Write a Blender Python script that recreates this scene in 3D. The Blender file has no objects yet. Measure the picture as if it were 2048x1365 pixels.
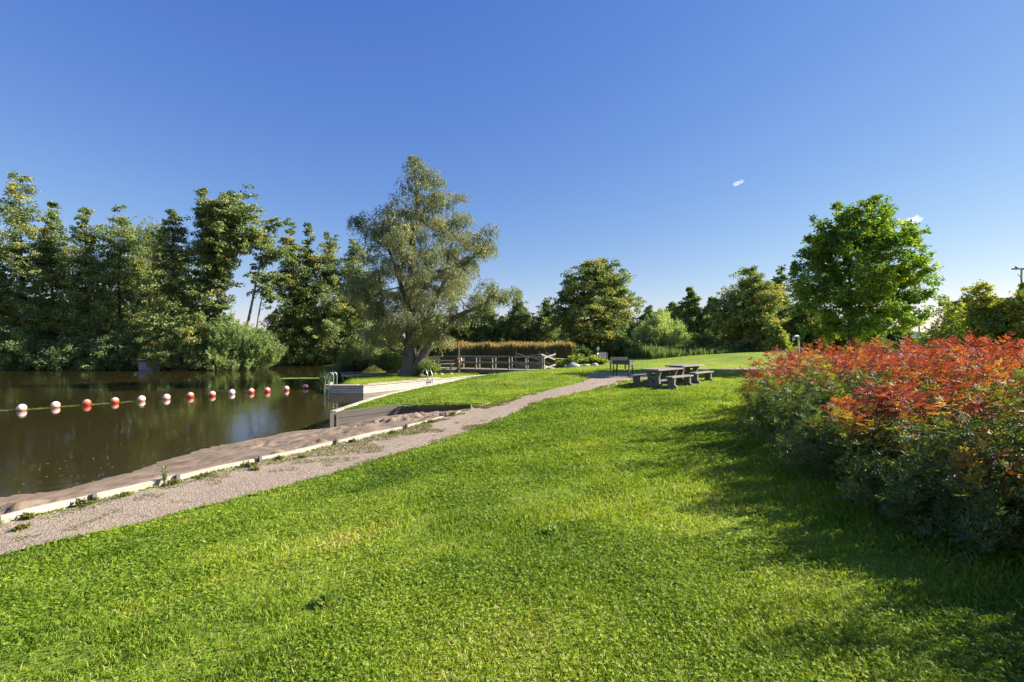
import bpy, math, random, numpy as np
from mathutils import Vector, Matrix
from mathutils.geometry import delaunay_2d_cdt
rng = np.random.default_rng(7)
random.seed(7)
R = math.radians
SC = bpy.context.scene
COL = SC.collection
CZ = 3.0
def at(px, d, py=None, z=None):
    """point seen at photo pixel px (py) at distance d"""
    x = (px - 1024) / 1024 * d
    if z is None: z = CZ - (py - 690) / 1024 * d
    return (x, d, z)
# ------------------------------------------------------------------ materials
def newmat(name):
    m = bpy.data.materials.new(name); m.use_nodes = True
    nt = m.node_tree; nt.nodes.clear()
    out = nt.nodes.new('ShaderNodeOutputMaterial')
    return m, nt, out
def N(nt, typ, **kw):
    n = nt.nodes.new(typ)
    for k, v in kw.items():
        if k.startswith('i_'):
            key = k[2:]
            n.inputs[int(key) if key.isdigit() else key.replace('_', ' ')].default_value = v
        else: setattr(n, k, v)
    return n
def L(nt, a, b): nt.links.new(a, b)
def ramp(nt, fac, stops, interp='LINEAR'):
    r = nt.nodes.new('ShaderNodeValToRGB'); cr = r.color_ramp; cr.interpolation = interp
    while len(cr.elements) > len(stops): cr.elements.remove(cr.elements[-1])
    while len(cr.elements) < len(stops): cr.elements.new(1)
    for e, (p, c) in zip(cr.elements, stops):
        e.position = p; e.color = (c[0], c[1], c[2], 1) if len(c) == 3 else c
    if fac is not None: L(nt, fac, r.inputs[0])
    return r
def noise(nt, scale, detail=4, rough=.55, vec=None, dist=0, dims=None):
    n = N(nt, 'ShaderNodeTexNoise'); n.inputs['Scale'].default_value = scale
    n.inputs['Detail'].default_value = detail; n.inputs['Roughness'].default_value = rough
    n.inputs['Distortion'].default_value = dist
    if vec is not None: L(nt, vec, n.inputs['Vector'])
    return n
def mixc(nt, fac, a, b, blend='MIX'):
    m = N(nt, 'ShaderNodeMix', data_type='RGBA', blend_type=blend)
    for sock, v in ((m.inputs[0], fac), (m.inputs[6], a), (m.inputs[7], b)):
        if isinstance(v, (int, float)): sock.default_value = v
        elif isinstance(v, tuple): sock.default_value = (v[0], v[1], v[2], 1)
        else: L(nt, v, sock)
    return m.outputs[2]
def mathn(nt, op, a, b=None, clamp=False):
    m = N(nt, 'ShaderNodeMath', operation=op, use_clamp=clamp)
    for s, v in ((m.inputs[0], a), (m.inputs[1], b)):
        if v is None: continue
        if isinstance(v, (int, float)): s.default_value = v
        else: L(nt, v, s)
    return m.outputs[0]
def pos(nt): return N(nt, 'ShaderNodeNewGeometry').outputs['Position']
def scalev(nt, vec, s):
    m = N(nt, 'ShaderNodeMapping'); m.inputs['Scale'].default_value = s
    L(nt, vec, m.inputs[0]); return m.outputs[0]

def leafmat(name, stops, trans=.45, gloss=.03, rough=.55, tboost=(1.25, 1.25, .6), var_scale=.35):
    m, nt, out = newmat(name)
    a = N(nt, 'ShaderNodeAttribute', attribute_name='tint')
    nz = noise(nt, var_scale, 2, vec=pos(nt))
    f = mathn(nt, 'ADD', a.outputs['Fac'], mathn(nt, 'MULTIPLY', mathn(nt, 'SUBTRACT', nz.outputs['Fac'], .5), .45), True)
    r = ramp(nt, f, stops)
    d = N(nt, 'ShaderNodeBsdfDiffuse'); L(nt, r.outputs[0], d.inputs[0])
    t = N(nt, 'ShaderNodeBsdfTranslucent')
    L(nt, mixc(nt, 1.0, r.outputs[0], tboost, 'MULTIPLY'), t.inputs[0])
    mx = N(nt, 'ShaderNodeMixShader', i_0=trans); L(nt, d.outputs[0], mx.inputs[1]); L(nt, t.outputs[0], mx.inputs[2])
    g = N(nt, 'ShaderNodeBsdfGlossy', i_Roughness=rough); g.inputs[0].default_value = (.9, .95, 1, 1)
    mx2 = N(nt, 'ShaderNodeMixShader', i_0=gloss); L(nt, mx.outputs[0], mx2.inputs[1]); L(nt, g.outputs[0], mx2.inputs[2])
    L(nt, mx2.outputs[0], out.inputs[0])
    return m
def plain(name, c, rough=.7, metal=0, var=.25, scale=6, c2=None, bump=0, bscale=40):
    m, nt, out = newmat(name)
    b = N(nt, 'ShaderNodeBsdfPrincipled', i_Roughness=rough, i_Metallic=metal)
    nz = noise(nt, scale, 5, .6, pos(nt))
    c2 = c2 or tuple(max(0, x * (1 - var * 1.6)) for x in c)
    r = ramp(nt, nz.outputs['Fac'], [(.3, c2), (.7, c)])
    L(nt, r.outputs[0], b.inputs['Base Color'])
    if bump:
        n2 = noise(nt, bscale, 4, .6, pos(nt)); bp = N(nt, 'ShaderNodeBump', i_Strength=bump, i_Distance=.02)
        L(nt, n2.outputs['Fac'], bp.inputs['Height']); L(nt, bp.outputs[0], b.inputs['Normal'])
    L(nt, b.outputs[0], out.inputs[0]); return m
def woodmat(name, c1, c2, knots=True, rough=.8):
    """weathered timber, grain along gc.z"""
    m, nt, out = newmat(name)
    a = N(nt, 'ShaderNodeAttribute', attribute_name='gc')
    v = scalev(nt, a.outputs['Vector'], (45, 45, 1.6))
    n1 = noise(nt, 1.0, 5, .65, v, .4)
    n2 = noise(nt, 1.3, 3, .5, a.outputs['Vector'])
    n3 = noise(nt, 2.2, 6, .7, pos(nt))
    c = ramp(nt, n1.outputs['Fac'], [(.3, c1), (.55, c2), (.8, tuple(min(1, x * 1.2) for x in c2))])
    c = mixc(nt, mathn(nt, 'MULTIPLY', n2.outputs['Fac'], .6), c.outputs[0], tuple(x * .72 for x in c1))
    st = ramp(nt, n3.outputs['Fac'], [(.5, (0, 0, 0)), (.72, (1, 1, 1))])
    c = mixc(nt, mathn(nt, 'MULTIPLY', st.outputs[0], .35), c, (.09, .085, .06))
    b = N(nt, 'ShaderNodeBsdfPrincipled', i_Roughness=rough); b.inputs['Specular IOR Level'].default_value = .3
    L(nt, c, b.inputs['Base Color'])
    bp = N(nt, 'ShaderNodeBump', i_Strength=.5, i_Distance=.006); L(nt, n1.outputs['Fac'], bp.inputs['Height']); L(nt, bp.outputs[0], b.inputs['Normal'])
    L(nt, b.outputs[0], out.inputs[0]); return m

M = {}
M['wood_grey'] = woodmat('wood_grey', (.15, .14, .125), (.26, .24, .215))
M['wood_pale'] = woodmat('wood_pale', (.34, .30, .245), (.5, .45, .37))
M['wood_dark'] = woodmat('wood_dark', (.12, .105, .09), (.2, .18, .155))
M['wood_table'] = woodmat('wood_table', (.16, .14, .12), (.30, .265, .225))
M['concrete'] = plain('concrete', (.33, .31, .29), .9, bump=.4, scale=5, c2=(.19, .18, .165))
M['pedestal'] = plain('pedestal_stone', (.15, .14, .125), .9, bump=.4, scale=7, c2=(.09, .085, .075))
M['steel'] = plain('galvanised_steel', (.55, .57, .58), .35, .9, scale=20)
M['pale_metal'] = plain('pale_grey_metal', (.42, .45, .48), .5)
M['iron'] = plain('dark_iron', (.06, .062, .065), .55, .6, scale=9, c2=(.09, .06, .045))
M['iron_light'] = plain('pale_iron', (.2, .2, .2), .5, .5, scale=9, c2=(.11, .1, .09))
M['bark_dark'] = plain('bark_dark', (.085, .07, .055), .95, bump=.8, scale=3, c2=(.04, .034, .028), bscale=14)
M['bark_grey'] = plain('bark_grey', (.17, .145, .12), .95, bump=1, scale=3, c2=(.07, .06, .05), bscale=10)
M['bark_pale'] = plain('bark_pale', (.24, .2, .165), .95, bump=.8, scale=3, c2=(.12, .1, .08), bscale=14)
M['twig'] = plain('shrub_twig', (.12, .085, .06), .9, scale=8)
M['white_paint'] = plain('white_paint', (.75, .75, .73), .5, var=.1)
M['red_paint'] = plain('red_paint', (.55, .03, .03), .45, var=.1)
M['red_rubber'] = plain('orange_red_plastic', (.6, .08, .04), .45, var=.1)
M['yellow_wood'] = plain('straw_wood', (.5, .4, .2), .8)
M['stone'] = plain('field_stone', (.42, .41, .39), .9, bump=.6, scale=4, c2=(.25, .24, .22), bscale=12)
# leaves ----
M['alder'] = leafmat('alder_leaves', [(.0, (0.066, 0.111, 0.037)), (.35, (0.140, 0.210, 0.066)), (.65, (0.274, 0.328, 0.096)), (.9, (0.469, 0.394, 0.110)), (1, (0.625, 0.446, 0.110))], .40, .03)
M['alder_yellow'] = leafmat('yellow_green_leaves', [(.0, (0.068, 0.108, 0.019)), (.4, (0.149, 0.203, 0.034)), (.8, (0.284, 0.270, 0.041)), (1, (0.405, 0.270, 0.047))], .45, .03)
M['wall_wood'] = woodmat('wall_wood', (.13, .11, .09), (.21, .185, .155))
M['willow'] = leafmat('willow_leaves', [(.0, (0.086, 0.115, 0.048)), (.4, (0.183, 0.218, 0.084)), (.75, (0.323, 0.322, 0.101)), (1, (0.430, 0.345, 0.095))], .42, .05, .5, (1.15, 1.12, .7))
M['bushwillow'] = leafmat('bush_willow_leaves', [(.0, (0.118, 0.168, 0.050)), (.4, (0.235, 0.319, 0.092)), (.8, (0.403, 0.470, 0.151)), (1, (0.538, 0.504, 0.151))], .42, .04)
M['oak'] = leafmat('oak_leaves', [(.0, (0.061, 0.124, 0.024)), (.4, (0.133, 0.231, 0.031)), (.75, (0.245, 0.354, 0.037)), (1, (0.737, 0.567, 0.052))], .46, .04, .5, (1.25, 1.3, .5))
M['autumnshrub'] = leafmat('olive_yellow_leaves', [(.0, (0.069, 0.129, 0.020)), (.35, (0.176, 0.258, 0.025)), (.7, (0.371, 0.412, 0.035)), (1, (0.489, 0.335, 0.037))], .5, .06)
M['far'] = leafmat('distant_leaves', [(.0, (0.072, 0.116, 0.039)), (.4, (0.139, 0.201, 0.060)), (.8, (0.256, 0.302, 0.083)), (1, (0.383, 0.357, 0.098))], .38, .02)
M['lowgreen'] = leafmat('low_plant_leaves', [(.0, (0.048, 0.108, 0.018)), (.5, (0.144, 0.240, 0.024)), (1, (0.384, 0.408, 0.036))], .45, .06)
M['reed'] = leafmat('reed_blades', [(.0, (0.103, 0.149, 0.034)), (.35, (0.230, 0.230, 0.069)), (.6, (0.414, 0.287, 0.115)), (1, (0.506, 0.287, 0.149))], .35, .03, var_scale=.3)
M['weed'] = leafmat('weed_leaves', [(0, (.06, .09, .015)), (.5, (.15, .17, .03)), (1, (.3, .24, .08))], .35, .02)
# red shrub: per-leaf colour from its own ramp
M['palebush'] = leafmat('pale_willow_leaves', [(.0, (.16, .23, .07)), (.4, (.32, .42, .14)), (.8, (.5, .58, .24)), (1, (.6, .6, .22))], .42, .05)
M['redshrub'] = leafmat('autumn_shrub_leaves', [(.0, (.045, .082, .02)), (.2, (.105, .165, .028)), (.38, (.2, .24, .035)), (.48, (.4, .34, .04)), (.57, (.43, .2, .035)), (.7, (.38, .095, .03)), (.85, (.28, .045, .03)), (1, (.16, .035, .035))], .45, .035, .5, (1.3, 1.2, .6), var_scale=1.2)

# ------------------------------------------------------------------ mesh building
def unit2(v): return v / (np.linalg.norm(v, axis=-1, keepdims=True) + 1e-9)
class MB:
    def __init__(s): s.v = []; s.f4 = []; s.f3 = []; s.t4 = []; s.t3 = []; s.g = []; s.n = 0
    def add(s, v, f, tint=None, gc=None):
        v = np.asarray(v, float).reshape(-1, 3); f = np.asarray(f, int)
        s.v.append(v); s.g.append(v if gc is None else np.asarray(gc, float).reshape(-1, 3))
        t = np.full(len(f), .5) if tint is None else np.broadcast_to(np.asarray(tint, float), (len(f),))
        (s.f4 if f.shape[1] == 4 else s.f3).append(f + s.n); (s.t4 if f.shape[1] == 4 else s.t3).append(t)
        s.n += len(v); return s
    def box(s, c, size, rz=0, rot=None):
        h = np.array(size) / 2
        q = np.array([[-1,-1,-1],[1,-1,-1],[1,1,-1],[-1,1,-1],[-1,-1,1],[1,-1,1],[1,1,1],[-1,1,1]]) * h
        F = [[0,3,2,1],[4,5,6,7],[0,1,5,4],[1,2,6,5],[2,3,7,6],[3,0,4,7]]
        ax = int(np.argmax(size)); o = [a for a in range(3) if a != ax]
        gc = np.stack([q[:, o[0]], q[:, o[1]], q[:, ax]], 1) + rng.random(3) * 50
        if rot is None:
            cz, sz = math.cos(rz), math.sin(rz); rot = np.array([[cz, -sz, 0], [sz, cz, 0], [0, 0, 1]])
        return s.add(q @ np.array(rot).T + np.array(c), F, gc=gc)
    def beam(s, p0, p1, w, h, up=(0, 0, 1)):
        p0 = np.array(p0, float); p1 = np.array(p1, float); d = p1 - p0; l = np.linalg.norm(d); d /= l
        u = np.cross(d, up)
        if np.linalg.norm(u) < 1e-3: u = np.array([1., 0, 0])
        u /= np.linalg.norm(u); n = np.cross(u, d)
        q = np.array([[-1,-1,0],[1,-1,0],[1,-1,1],[-1,-1,1],[-1,1,0],[1,1,0],[1,1,1],[-1,1,1]], float)
        v = p0 + q[:, :1] * u * w / 2 + q[:, 1:2] * n * h / 2 + q[:, 2:] * d * l
        F = [[0,1,2,3],[4,7,6,5],[0,4,5,1],[1,5,6,2],[2,6,7,3],[3,7,4,0]]
        gc = np.stack([q[:, 0] * w / 2, q[:, 1] * h / 2, q[:, 2] * l], 1) + rng.random(3) * 50
        return s.add(v, F, gc=gc)
    def tube(s, pts, rad, k=8, caps=True):
        P = np.array(pts, float); n = len(P); rad = np.broadcast_to(np.array(rad, float), (n,))
        T = np.gradient(P, axis=0); T /= np.linalg.norm(T, axis=1)[:, None] + 1e-9
        ref = np.array([0, 0, 1.]) if abs(T[0][2]) < .9 else np.array([1., 0, 0])
        u = np.cross(T, ref); bad = np.linalg.norm(u, axis=1) < 1e-2; u[bad] = np.cross(T[bad], np.array([0, 1., 0]))
        u /= np.linalg.norm(u, axis=1)[:, None] + 1e-9; w = np.cross(T, u)
        a = np.arange(k) * 2 * math.pi / k
        V = P[:, None] + rad[:, None, None] * (np.cos(a)[None, :, None] * u[:, None] + np.sin(a)[None, :, None] * w[:, None])
        i = np.arange(n - 1)[:, None] * k; j = np.arange(k)[None]; j2 = (j + 1) % k
        F = np.stack([i + j, i + j2, i + k + j2, i + k + j], -1).reshape(-1, 4)
        ln = np.concatenate([[0], np.cumsum(np.linalg.norm(np.diff(P, axis=0), axis=1))])
        gc = np.stack([V[..., 0], V[..., 1], np.broadcast_to(ln[:, None], (n, k))], -1)
        s.add(V.reshape(-1, 3), F, gc=gc.reshape(-1, 3))
        if caps:
            for e, o in ((0, 0), (n - 1, 1)):
                c = P[e]; vv = np.vstack([V[e], c]); ff = [[q, (q + 1) % k, k] if o else [(q + 1) % k, q, k] for q in range(k)]
                s.add(vv, ff)
        return s
    def sweep(s, pts, w, h, ztw=0):
        P = np.array(pts, float); n = len(P); T = np.gradient(P, axis=0); 
        d = unit2(np.diff(P[:, :2], axis=0)); nrm = np.column_stack([-d[:, 1], d[:, 0]]); q = np.vstack([nrm[:1], nrm[:-1] + nrm[1:], nrm[-1:]]); q = q / (np.linalg.norm(q, axis=1)[:, None])
        q[1:-1] /= np.clip((q[1:-1] * nrm[1:]).sum(1), .4, 1)[:, None]; h = np.broadcast_to(h, (n,)); ln = np.concatenate([[0], np.cumsum(np.linalg.norm(np.diff(P, axis=0), axis=1))]); o = rng.random(3) * 50
        V = []; G = []
        for a, b in ((-1, -1), (1, -1), (1, 1), (-1, 1)):
            V.append(np.column_stack([P[:, 0] + q[:, 0] * a * w / 2, P[:, 1] + q[:, 1] * a * w / 2, P[:, 2] + b * h / 2])); G.append(np.column_stack([np.full(n, a * w / 2), b * h / 2, ln]) + o)
        V = np.stack(V, 1).reshape(-1, 3); G = np.stack(G, 1).reshape(-1, 3)
        F = [[4*i + j, 4*i + (j + 1) % 4, 4*i + 4 + (j + 1) % 4, 4*i + 4 + j] for i in range(n - 1) for j in range(4)] + [[3, 2, 1, 0], [4*n-4, 4*n-3, 4*n-2, 4*n-1]]
        return s.add(V, F, gc=G)
    def prism(s, poly, y0, y1, mat4=None):
        """poly in local XZ extruded along local y, fan (convex) faces"""
        P = np.array(poly, float); n = len(P)
        A = np.column_stack([P[:, 0], np.full(n, y0), P[:, 1]]); B = np.column_stack([P[:, 0], np.full(n, y1), P[:, 1]])
        V = np.vstack([A, B]); G = V[:, [0, 1, 2]]
        if mat4 is not None: V = V @ np.array(mat4)[:3, :3].T + np.array(mat4)[:3, 3]
        s.add(V, [[i, (i + 1) % n, n + (i + 1) % n, n + i] for i in range(n)], gc=G)
        tri = [[0, i + 1, i] for i in range(1, n - 1)]
        s.add(V[:n], [[a, b, c] for a, c, b in tri], gc=G[:n]); s.add(V[n:], tri, gc=G[n:]); return s
    def build(s, name, mat, parent=None, smooth=False, loc=None):
        V = np.vstack(s.v); G = np.vstack(s.g)
        f4 = np.vstack(s.f4) if s.f4 else np.zeros((0, 4), int); f3 = np.vstack(s.f3) if s.f3 else np.zeros((0, 3), int)
        T = np.concatenate((s.t4 or [np.zeros(0)]) + (s.t3 or [np.zeros(0)]))
        me = bpy.data.meshes.new(name); me.vertices.add(len(V))
        if loc is not None: V = V - np.array(loc)
        me.vertices.foreach_set('co', V.astype(np.float32).ravel())
        nl = f4.size + f3.size; me.loops.add(nl); me.loops.foreach_set('vertex_index', np.concatenate([f4.ravel(), f3.ravel()]).astype(np.int32))
        me.polygons.add(len(f4) + len(f3))
        st = np.concatenate([np.arange(len(f4)) * 4, f4.size + np.arange(len(f3)) * 3]).astype(np.int32)
        me.polygons.foreach_set('loop_start', st)
        me.polygons.foreach_set('use_smooth', np.full(len(st), bool(smooth)))
        me.update(calc_edges=True)
        a = me.attributes.new('tint', 'FLOAT', 'FACE'); a.data.foreach_set('value', T.astype(np.float32))
        a = me.attributes.new('gc', 'FLOAT_VECTOR', 'POINT'); a.data.foreach_set('vector', G.astype(np.float32).ravel())
        me.materials.append(mat if not isinstance(mat, str) else M[mat])
        o = bpy.data.objects.new(name, me); COL.objects.link(o)
        if parent is not None: o.parent = parent
        if loc is not None: o.location = loc
        return o
def tag(o, label=None, cat=None, group=None, kind=None):
    if label: o['label'] = label
    if cat: o['category'] = cat
    if group: o['group'] = group
    if kind: o['kind'] = kind
    return o
def empty(name, loc, label, cat, group=None, rz=0):
    o = bpy.data.objects.new(name, None); COL.objects.link(o); o.location = loc; o.rotation_euler = (0, 0, rz)
    o.empty_display_size = .2
    return tag(o, label, cat, group)
def part(mb, name, mat, parent, smooth=False):
    """world-space mesh parented to an empty that is only moved (no rotation)"""
    o = mb.build(name, mat, None, smooth, loc=tuple(parent.location)); o.parent = parent; o.location = (0, 0, 0); return o

# ------------------------------------------------------------------ terrain
def rbf(pts, reg=.02):
    P = np.array([p[:2] for p in pts], float); z = np.array([p[2] for p in pts], float); n = len(P)
    def phi(r2): return .5 * r2 * np.log(r2 + 1e-6)
    S = 10.
    Q = P / S
    A = phi(((Q[:, None] - Q[None]) ** 2).sum(-1)) + reg * np.eye(n) * .1
    B = np.column_stack([np.ones(n), Q]); K = np.block([[A, B], [B.T, np.zeros((3, 3))]])
    w = np.linalg.solve(K, np.concatenate([z, np.zeros(3)]))
    def f(x, y):
        x = np.atleast_1d(np.asarray(x, float)); y = np.atleast_1d(np.asarray(y, float)); out = np.empty(len(x))
        for i in range(0, len(x), 60000):
            q = np.column_stack([x[i:i+60000], y[i:i+60000]]) / S
            out[i:i+60000] = phi(((q[:, None] - Q[None]) ** 2).sum(-1)) @ w[:n] + w[n] + q @ w[n+1:]
        return out
    return f
BOARD = [(-12.5, -.5), (-9.6, 4.2), (-7.56, 7.56), (-6.8, 8.76), (-5.4, 10.9), (-2.97, 14.2), (-.81, 18.9)]
BZ = [.2, .3, .35, .40, .50, .68, .82]
WALL = [(-.81, 18.9), (-2.1, 19.1), (-4.1, 19.5), (-6.4, 18.3)]
CURB = [(-6.4, 18.3), (-6.1, 22.5), (-5.7, 25.1), (-5.1, 27.3), (-4.5, 28.7), (-3.8, 31.1), (-2.5, 34.5), (-.5, 38), (2, 41)]
CURBZ = [.55, .6, .62, .65, .70, .72, .75, .8, .85]
PATHR = [(-10.4, -1.5), (-8.2, 2.6), (-6.23, 6.23), (-4.75, 7.8), (-3.9, 8.8), (-2.9, 10.2), (-1.5, 12.3), (-.34, 14.5), (.9, 17.9), (3.1, 20.5), (5.3, 23.7), (7.2, 24.9)]
LANDC = [(x, y, z) for (x, y), z in zip(BOARD, BZ)] + [(x, y, z) for (x, y), z in zip(CURB, CURBZ)]
LANDC += [(-2.1, 19.1, .84), (-4.1, 19.5, .73), (-8.2, 2.6, .35), (-6.23, 6.23, .42), (-4.75, 7.8, .5), (-2.9, 10.2, .62), (-1.5, 12.3, .74), (-.34, 14.5, .85), (.9, 17.9, .98), (3.1, 20.5, 1.16), (5.3, 23.7, 1.3),
          (1.48, 21.6, 1.06), (3.95, 25.6, 1.3), (0, 0, 1.45), (0, 2.3, 1.4), (-3.1, 3.1, .98), (3.4, 3.4, 1.5), (6, 6, 1.55), (4.3, 8.8, 1.42), (6, 12, 1.42), (10, 20, 1.3), (6.2, 21, 1.15), (0, 6.3, 1.16), (0, 10, .97), (3, 14, 1.13),
          (5.5, 26, 1.4), (-1.5, 31, 1.15), (.8, 32, 1.34), (2.45, 33, 1.42), (6, 35, 1.43), (-2.6, 24, .95), (-4.5, 22, .78), (0, 26, 1.12), (3, 44, .9), (3.5, 50, .5), (5, 56, .45), (8, 62, .45), (11, 75, .4),
          (11, 41, 1.52), (9.5, 31, 1.4), (15.6, 45, 1.62), (18.3, 45, 2.03), (21, 45, 2.3), (24, 45, 2.32), (26.5, 45, 2.17), (31, 45, 2.0), (21, 60, 1.6), (30, 60, 1.7), (16, 32, 1.5), (12, 31.5, 1.43), (20, 36, 1.7), (20, 30, 1.55), (30, 30, 1.65), (14, 14, 1.5),
          (60, 60, 1.8), (100, 100, 2), (14, 100, .4), (20, 100, .9), (40, 100, 1.2), (0, -20, 1.5), (-12, -6, .4), (20, -10, 1.6), (8, 52, 1.05), (10, 60, 1.0), (60, 20, 1.8), (60, -20, 1.8), (-14, -20, .5)]
landz0 = rbf(LANDC)
def sn(x, y):  # gentle unevenness
    return .012 * np.sin(3.1 * x + 1.7 * y) * np.sin(2.3 * y - 1.1 * x + 1) + .010 * np.sin(7.3 * x - 3.9 * y + 2) * np.sin(5.1 * y + 2.2 * x)
def landz(x, y):
    x = np.atleast_1d(np.asarray(x, float)); y = np.atleast_1d(np.asarray(y, float))
    far = np.clip((np.hypot(x, y) - 90) / 40, 0, 1)
    z = landz0(np.clip(x, -60, 110), np.clip(y, -40, 130))
    return np.clip(z, .1, 3) * (1 - far) + 1.4 * far + sn(x, y)
def lz(x, y): return float(landz(x, y)[0])
LAND = BOARD + WALL[1:] + CURB[1:] + [(3, 44), (3.5, 50), (5, 56), (8, 62), (11, 75), (14, 95), (16, 112), (30, 125), (200, 260), (1500, 1400), (1500, -300), (-60, -300), (-30, -40)]
SHORE = [(-14, 8), (-10.07, 10.07), (-9.5, 10.5), (-9.1, 11.3), (-9, 12.3), (-9, 13.8), (-8.75, 15.1), (-8.1, 16.5), (-7.4, 17.9), (-6.4, 18.3)]
SANDC = [(x, y, 0) for x, y in SHORE] + [(x, y, z - .1) for (x, y), z in zip(BOARD, BZ)] + [(-5.6, 18.6, .23), (-4.1, 19.4, .36), (-2.6, 19.1, .52), (-1.5, 18.9, .66),
         (-13, 14, -.35), (-12, 18, -.5), (-10, 21, -.55), (-7, 21, -.5), (-18, 11, -.35), (-16, 20, -.8), (-8, 26, -.9), (-22, 16, -.9), (-20, 30, -1.1), (-30, 30, -1.2), (-40, 10, -1.2), (-5, 36, -.9), (-10, 50, -1.1), (-40, 50, -1.2), (0, 60, -1.0), (0, 100, -1.2), (-60, 20, -1.2), (-20, 5, -.35), (-20, -5, -.3), (-16, -14, .1), (-60, -10, -1.2), (-80, 60, -1.2), (10, 24, .4), (5, 14, .4), (0, 5, .3)]
sandz0 = rbf(SANDC)
def vnoise(x, y, s, seed=0):
    """value noise"""
    g = np.random.default_rng(seed).random((64, 64)); x = x / s; y = y / s
    i = np.floor(x).astype(int); j = np.floor(y).astype(int); u = x - i; v = y - j; u = u*u*(3-2*u); v = v*v*(3-2*v)
    a = g[i % 64, j % 64]; b = g[(i+1) % 64, j % 64]; c = g[i % 64, (j+1) % 64]; d = g[(i+1) % 64, (j+1) % 64]
    return (a*(1-u)+b*u)*(1-v)+(c*(1-u)+d*u)*v
PILES = [(-8.5, 8.9, .55, .16), (-7.9, 9.4, .35, .1), (-5.6, 12.6, .5, .1), (-4.9, 13.5, .6, .12), (-6.3, 11.4, .4, .08), (-3.6, 17.0, .9, .13), (-2.7, 17.3, .7, .14), (-4.9, 16.4, .7, .12), (-5.3, 15.2, .6, .08), (-6.9, 14.2, .7, .07), (-2.6, 16.3, .5, .1)]
def sandz(x, y):
    x = np.atleast_1d(np.asarray(x, float)); y = np.atleast_1d(np.asarray(y, float))
    z = sandz0(np.clip(x, -90, 10), np.clip(y, -20, 115)); z = np.clip(z, -1.3, 2)
    near = np.clip((z + .1) / .2, 0, 1) * (x > -20) * (y < 24)
    rough = (vnoise(x, y, .45, 1) - .5) * .045 + (vnoise(x, y, .16, 2) - .5) * .045
    for cx, cy, r, h in PILES:
        w = np.exp(-((x - cx) ** 2 + (y - cy) ** 2 * 1.6) / (r * r))
        z = z + near * w * h * (vnoise(x, y, .13, 3) * 2.0 - 1.05)
    return z + near * rough
def in_poly(px, py, poly):
    px = np.asarray(px, float); py = np.asarray(py, float); inside = np.zeros(len(px), bool); n = len(poly)
    for i in range(n):
        x1, y1 = poly[i]; x2, y2 = poly[(i + 1) % n]
        if y1 == y2: continue
        c = ((y1 > py) != (y2 > py)) & (px < (x2 - x1) * (py - y1) / (y2 - y1) + x1)
        inside ^= c
    return inside
def seg_dist(px, py, line):
    d = np.full(len(px), 1e9)
    for (x1, y1), (x2, y2) in zip(line[:-1], line[1:]):
        dx, dy = x2 - x1, y2 - y1; t = np.clip(((px - x1) * dx + (py - y1) * dy) / (dx * dx + dy * dy), 0, 1)
        d = np.minimum(d, np.hypot(px - x1 - t * dx, py - y1 - t * dy))
    return d
def densify(line, step, closed=False):
    out = []; L_ = list(line) + ([line[0]] if closed else [])
    for (x1, y1), (x2, y2) in zip(L_[:-1], L_[1:]):
        st = step(x1, y1) if callable(step) else step
        n = max(1, int(math.hypot(x2 - x1, y2 - y1) / st))
        out += [(x1 + (x2 - x1) * i / n, y1 + (y2 - y1) * i / n) for i in range(n)]
    if not closed: out.append(tuple(L_[-1]))
    return out
def region(poly, levels, step):
    """levels: (x0,x1,y0,y1,spacing), finest first"""
    b = densify(poly, step, True); pts = []
    for k, (x0, x1, y0, y1, s) in enumerate(levels):
        gx, gy = np.meshgrid(np.arange(x0, x1, s), np.arange(y0, y1, s)); gx = gx.ravel() + (rng.random(gx.size) - .5) * s * .5; gy = gy.ravel() + (rng.random(gy.size) - .5) * s * .5
        ok = in_poly(gx, gy, poly)
        for (a0, a1, c0, c1, _) in levels[:k]: ok &= ~((gx > a0 - s*.3) & (gx < a1 + s*.3) & (gy > c0 - s*.3) & (gy < c1 + s*.3))
        gx, gy = gx[ok], gy[ok]
        ok = seg_dist(gx, gy, list(poly) + [poly[0]]) > s * .35
        pts.append(np.column_stack([gx[ok], gy[ok]]))
    P = np.vstack(pts); V = [Vector(p) for p in b] + [Vector(p) for p in P]
    r = delaunay_2d_cdt(V, [], [list(range(len(b)))], 1, 1e-5)
    v = np.array([tuple(q) for q in r[0]]); f = np.array([t for t in r[2] if len(t) == 3])
    a, bb, c = v[f[:, 0]], v[f[:, 1]], v[f[:, 2]]
    ar = (bb[:, 0]-a[:, 0])*(c[:, 1]-a[:, 1]) - (bb[:, 1]-a[:, 1])*(c[:, 0]-a[:, 0])
    f[ar < 0] = f[ar < 0][:, ::-1]
    return v, f
def stepfn(x, y):
    d = math.hypot(x, y); return .3 if d < 25 else (1 if d < 60 else (4 if d < 200 else 60))

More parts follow.
